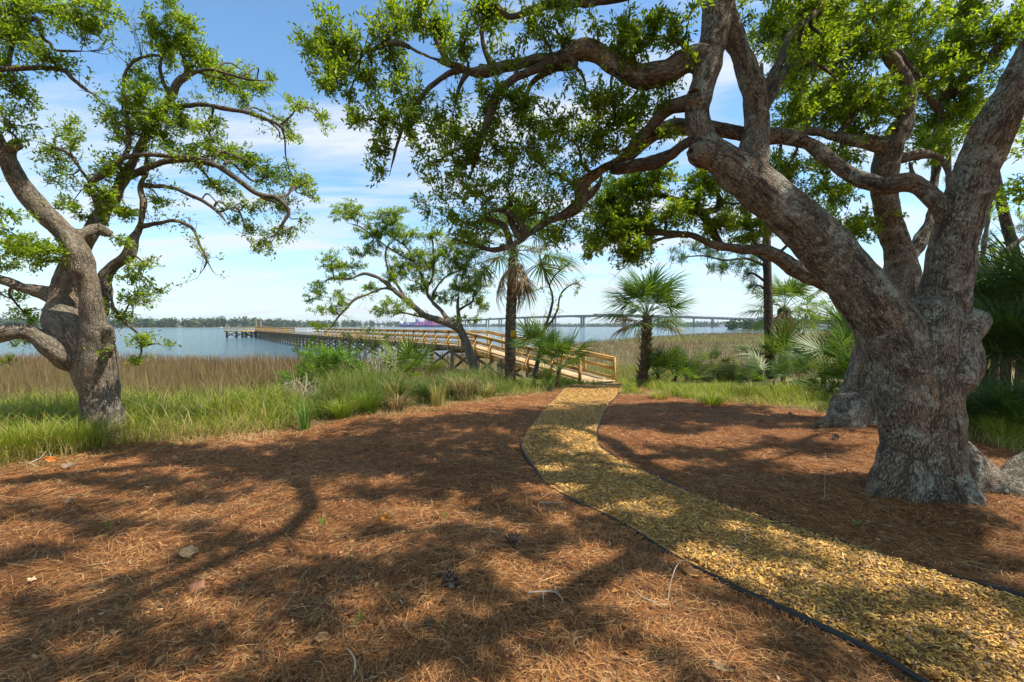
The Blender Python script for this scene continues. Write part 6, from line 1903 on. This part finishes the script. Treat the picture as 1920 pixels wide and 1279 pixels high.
def chips(n, inside, cols, l0, l1, name):
    d = 1.6 * (19 / 1.6) ** (RNG.random(n) ** 1.05)
    t = RNG.uniform(.03, .97, n)
    if inside:
        k = RNG.integers(0, len(EL), n)
        order = np.argsort(EL[:, 1])
        xl = np.interp(d, EL[order, 1], EL[order, 0]); order = np.argsort(ER[:, 1]); xr = np.interp(d, ER[order, 1], ER[order, 0])
        x = xl * (1 - t) + xr * t
        ok = in_path(x, d)
        x, y = x[ok], d[ok]
        z = gz(x, y) + .022
    else:
        px = RNG.uniform(-100, 2000, n); x = (px - 960) / FPX * d
        ok = (d < grass_start(x) + .2) & ~in_path(x, d) & (d < 12)
        x, y = x[ok], d[ok]
        z = near_bump(x, y) + .014
    n = len(x)
    a = RNG.uniform(0, math.pi * 2, n)
    ln = (l0 + (l1 - l0) * RNG.random(n) ** 1.8) * (1 + .03 * y); w = RNG.uniform(.003, .011, n) * (1 + .05 * y)
    u = np.stack([np.cos(a), np.sin(a), RNG.normal(size=n) * .22], 1)
    s = np.stack([-np.sin(a), np.cos(a), RNG.normal(size=n) * .35], 1)
    c = np.stack([x, y, z + RNG.random(n) * .018], 1)
    p = [c - u * ln[:, None] / 2 * q + s * w[:, None] / 2 * e for q, e in ((1, -1), (1, .8), (-1, 1), (-.8, -1))]
    th = np.array((0, 0, .005))
    v = np.stack([p[0], p[1], p[2], p[3], p[0] - th, p[1] - th, p[2] - th, p[3] - th], 1).reshape(-1, 3)
    k = np.arange(n)[:, None] * 8
    k2 = k[y < 3.2]
    f = np.concatenate([k + np.array([[0, 1, 2, 3]])] + ([k2 + np.array([[0, 4, 5, 1]]), k2 + np.array([[2, 6, 7, 3]])])).reshape(-1, 4)
    tag(mesh_np(name, v, f, M['chip'], None, np.repeat(pick(cols, n, .22), 8, 0)), kind='stuff')


chips(72000, True, [(0.60, .355, .09), (0.50, .275, .06), (0.72, .47, .15), (0.41, .215, .05), (0.27, .145, .05), (0.54, .31, .075), (0.20, .11, .05), (0.64, .40, .11), (0.34, .25, .15)], .010, .055, 'wood_chips')
chips(7000, False, [(0.40, .23, .11), (0.46, .30, .16), (0.26, .14, .07), (0.45, .22, .08), (0.18, .10, .06)], .015, .045, 'leaf_crumbs')

n = 5200
d = 1.6 * (11 / 1.6) ** (RNG.random(n) ** 1.1); px = RNG.uniform(-150, 2050, n); x = (px - 960) / FPX * d
ok = (d < grass_start(x) + .2) & (vnoise2(x, d, 1.4) + RNG.normal(size=n) * .12 > .47)
x, d = x[ok], d[ok]; n = len(x)
a = RNG.uniform(0, 6.28, n)
v, f = kites(np.stack([x, d, np.where(in_path(x, d), gz(x, d) + .03, near_bump(x, d) + .016) + RNG.random(n) * .012], 1), np.stack([np.cos(a), np.sin(a), RNG.normal(size=n) * .25], 1), rand_dirs(n) * .5 + np.array((0, 0, 1)), RNG.uniform(.03, .065, n), RNG.uniform(.013, .028, n), .35)
tag(mesh_np('fallen_leaves', v, f, M['dry_blade'], None, np.repeat(pick([(0.30, .16, .07), (0.22, .12, .06), (0.36, .22, .10), (0.15, .09, .05), (0.40, .19, .06)], n), 4, 0)), kind='stuff')

# ------------------------------------------------------------------ single things lying on the litter
def on_ground(px, py, lift=0.02):
    g = G(px, py)
    return (g[0], g[1], float(near_bump(np.array([g[0]]), np.array([g[1]]))[0]) + lift)


def dry_leaf(px, py, ln, w, curl, colr, label, rz=0.0, tilt=0.2, lobes=0.0, name='dead_leaf', group='fallen leaves on the litter'):
    nu, nv = 9, 7
    vs = []
    for i_ in range(nu):
        t = i_ / (nu - 1)
        hw = w * math.sin(math.pi * min(1, t * .96 + .03)) ** 1.15 * (1 + max(lobes, .14) * math.sin(t * 17 + ln * 90))
        for j_ in range(nv):
            e = j_ / (nv - 1) * 2 - 1
            vs.append(((t - .5) * ln, e * hw / 2, curl * abs(e) ** 1.3 * w * (.7 + .6 * t) + .3 * curl * ln * (t - .4) ** 2 * 4 + .006 * math.sin(e * 7 + t * 11)))
    f = [[i_ * nv + j_, (i_ + 1) * nv + j_, (i_ + 1) * nv + j_ + 1, i_ * nv + j_ + 1] for i_ in range(nu - 1) for j_ in range(nv - 1)]
    k = 'dl_' + name + label[:14]
    M[k] = plain_mat('dead_leaf_' + str(len(M)), colr, .7, .25, .3, 30, .001)
    o = mesh_np(name, np.array(vs), np.array(f), M[k], None, None, True)
    s = o.modifiers.new('t', 'SOLIDIFY'); s.thickness = .0025
    o.location = on_ground(px, py, .03)
    o.rotation_euler = (.35 + tilt, tilt * .5, rz)
    return tag(o, label, 'leaf', group)


dry_leaf(353, 1047, .12, .09, .3, (.40, .28, .16), 'curled pale beige dead leaf on the litter, lower left', .5, .35)
dry_leaf(368, 1113, .12, .12, -.25, (.33, .15, .09), 'pinkish brown lobed leaf below the pale curled one', .1, .3, .25)
dry_leaf(720, 972, .08, .075, .3, (.60, .26, .05), 'small bright orange leaf standing in the litter, centre', .3, .9)
dry_leaf(93, 868, .16, .07, .4, (.50, .16, .03), 'rusty orange leaf beside a grey twig near the left edge', 1.2, .8)
dry_leaf(128, 880, .15, .09, .2, (.24, .18, .13), 'grey brown leaf next to the rusty orange one', .1, .15)
dry_leaf(1572, 1150, .08, .035, .3, (.30, .36, .20), 'grey green leaf lying on the chip path', -.6, .2)
dry_leaf(1300, 1082, .16, .05, .3, (.50, .26, .09), 'long tan leaf against the left edging strip', -.5, .2)
dry_leaf(600, 1210, .09, .05, .35, (.42, .26, .14), 'brown leaf on edge near the bottom centre left', 1.0, .8)
dry_leaf(805, 1187, .06, .045, .2, (.12, .08, .055), 'dark brown leaf in the shade, bottom centre', .3, .2)
dry_leaf(1352, 1268, .10, .04, .2, (.36, .24, .12), 'pale tan leaf at the bottom edge right of centre', -.7, .1)
dry_leaf(60, 1088, .05, .03, .2, (.66, .52, .34), 'tiny pale leaf near the left edge in sun', .3, .2)
dry_leaf(130, 948, .07, .06, .3, (.20, .13, .085), 'small dull leaf in the shade, left of the sapling grass', .3, .3)

cone_c = [(962, 1026, 'pine cone lying in the shade at the centre of the litter', .042), (1482, 782, 'small dark pine cone on the litter right of the path', .03), (1566, 826, 'pine cone near the roots of the second oak', .035), (845, 1108, 'dark half buried pine cone below the central one', .045)]
M['cone'] = plain_mat('pine_cone_scale', (.13, .095, .075), .7, .3, .5, 40, .001)
for px, py, lab, r in cone_c:
    cn = empty('pine_cone', on_ground(px, py, r * .8), lab, 'pine cone', 'pine cones on the litter')
    v, f = tube(np.array([[0, 0, -r * 1.1, r * .35], [0, 0, -r * .3, r * .62], [0, 0, r * .6, r * .45], [0, 0, r * 1.2, r * .12]]), 10, True)
    mesh_np('core', v, f, M['cone'], cn, smooth=True)
    sv = np.array([[-.16, 0, 0], [.16, 0, 0], [.20, .62, .22], [-.20, .62, .22], [0, .70, .34], [0, .55, .10]]) * r
    sm_ = mesh_np('scale', sv, np.array([[0, 1, 2], [0, 2, 3], [3, 2, 4], [0, 3, 5], [1, 5, 2]]), M['cone']); me = sm_.data; bpy.data.objects.remove(sm_)
    for k in range(46):
        u = k / 45
        o = bpy.data.objects.new('scale', me); COL.objects.link(o); o.parent = cn
        a = k * 2.399
        rr = r * (.35 + .35 * math.sin(math.pi * (u * .8 + .15)))
        o.location = (math.cos(a) * rr, math.sin(a) * rr, (-1 + 2.1 * u) * r)
        o.rotation_euler = (-.5 + u * .9, 0, a - math.pi / 2)
    cn.rotation_euler = (1.25, .2, RNG.uniform(0, 6))


def stick(pts, label, r=.006, forks=()):
    g = [on_ground(x, y, l) for x, y, l in pts]
    b = np.array(g[0])
    q = smooth_path(np.array([[*(np.array(p) - b), r * (1 - .6 * k / len(g))] for k, p in enumerate(g)]), .03)
    mb = MB(); v, f = tube(q, 7, True); mb.add(v, f)
    for fk in forks:
        g2 = np.array([on_ground(x, y, l) for x, y, l in fk]) - b
        v, f = tube(smooth_path(np.array([[*p, r * .75 * (1 - .5 * k / len(g2))] for k, p in enumerate(g2)]), .03), 6, True); mb.add(v, f)
    o = mb.build('twig', M['twig_grey'], smooth=True); o.location = b
    return tag(o, label, 'twig', 'bare twigs on the litter')


stick([(990, 1121, .02), (1020, 1123, .035), (1043, 1124, .03), (1060, 1142, .012)], 'forked bleached twig lying in the sun patch, bottom centre', .007, [[(1043, 1124, .03), (1040, 1117, .05)], [(1018, 1124, .03), (1020, 1150, .008), (1021, 1164, .01)]])
stick([(1252, 1142, .01), (1256, 1120, .06), (1268, 1096, .12), (1284, 1076, .10), (1300, 1072, .03)], 'thin hooped twig arching up beside the left edging strip', .003)
stick([(1190, 1118, .012), (1205, 1136, .02), (1230, 1143, .02), (1252, 1142, .012), (1280, 1128, .008)], 'long curved twig lying below the hooped one', .006)
stick([(663, 1279, .02), (666, 1262, .05), (655, 1235, .03), (645, 1222, .01)], 'short upright grey twig at the bottom edge', .0045)
stick([(918, 990, .05), (924, 1003, .02), (970, 1006, .012)], 'small bent twig just above the central pine cone', .005)
stick([(1010, 945, .02), (1050, 948, .03), (1055, 945, .02)], 'straight short stick in the shade left of the edging', .006)
stick([(52, 872, .02), (75, 866, .05), (90, 858, .09), (98, 868, .03)], 'grey crooked twig by the rusty leaf at left', .006, [[(90, 858, .09), (92, 848, .16)]])
stick([(1545, 945, .02), (1546, 930, .10), (1546, 918, .17)], 'thin upright dead stalk before the big oak', .002)


def sprout(px, py, n, h, label):
    a = RNG.uniform(0, 2 * math.pi, n)
    base = np.stack([np.cos(a), np.sin(a), np.zeros(n)], 1) * .012
    l = np.stack([np.cos(a), np.sin(a)], 1) * h * .7 * RNG.random((n, 1))
    v, f, m_ = blades(base, h * RNG.uniform(.5, 1, n), l, np.full(n, .010), 1.1, 3)
    o = mesh_np('weed', v, f, M['blade'], None, np.repeat(pick([(0.12, .24, .03), (0.16, .28, .04)], n), m_, 0))
    o.location = on_ground(px, py, -.005)
    return tag(o, label, 'weed', 'green sprouts in the litter')


sprout(603, 985, 9, .14, 'green sprout of arching blades in the sun left of centre')
sprout(672, 1176, 10, .09, 'pair of small green seedlings in the shade, lower centre left')
sprout(1604, 990, 12, .09, 'bright green seedling in the big oak shade')
sprout(1500, 1106, 9, .08, 'green seedling growing out of the chip path')
sprout(203, 990, 4, .20, 'few thin upright blades in the sun at left')
sprout(958, 790, 12, .10, 'small dark green weed left of the path bend')
sprout(711, 968, 4, .12, 'thin green blade beside the orange leaf')
sprout(1306, 1106, 6, .06, 'tiny weed by the left edging, right of the hooped twig')
sprout(1162, 988, 5, .08, 'small yellow green sprout at the left edging strip')
sprout(1805, 940, 14, .06, 'patch of tiny weeds against the big oak foot')
sprout(325, 840, 6, .12, 'thin weed at the litter edge right of the pale oak')
sprout(835, 965, 6, .10, 'faint weed in the sun left of the edging bend')

# ------------------------------------------------------------------ the damp air over the river
m = bpy.data.materials.new('river_haze'); m.use_nodes = True
hn, hl = m.node_tree.nodes, m.node_tree.links
hn.remove(hn['Principled BSDF'])
pv_ = hn.new('ShaderNodeVolumePrincipled')
pv_.inputs['Color'].default_value = (0.80, 0.90, 1.0, 1)
pv_.inputs['Density'].default_value = 0.00011
pv_.inputs['Anisotropy'].default_value = 0.2
hl.new(pv_.outputs[0], hn['Material Output'].inputs['Volume'])
hx, hy0, hy1, hz0, hz1 = 6900.0, -60.0, 8900.0, -4.5, 75.0
hv = np.array([[a, b, c] for a in (-hx, hx) for b in (hy0, hy1) for c in (hz0, hz1)])
tag(mesh_np('haze', hv, _BOXF, m), kind='stuff')
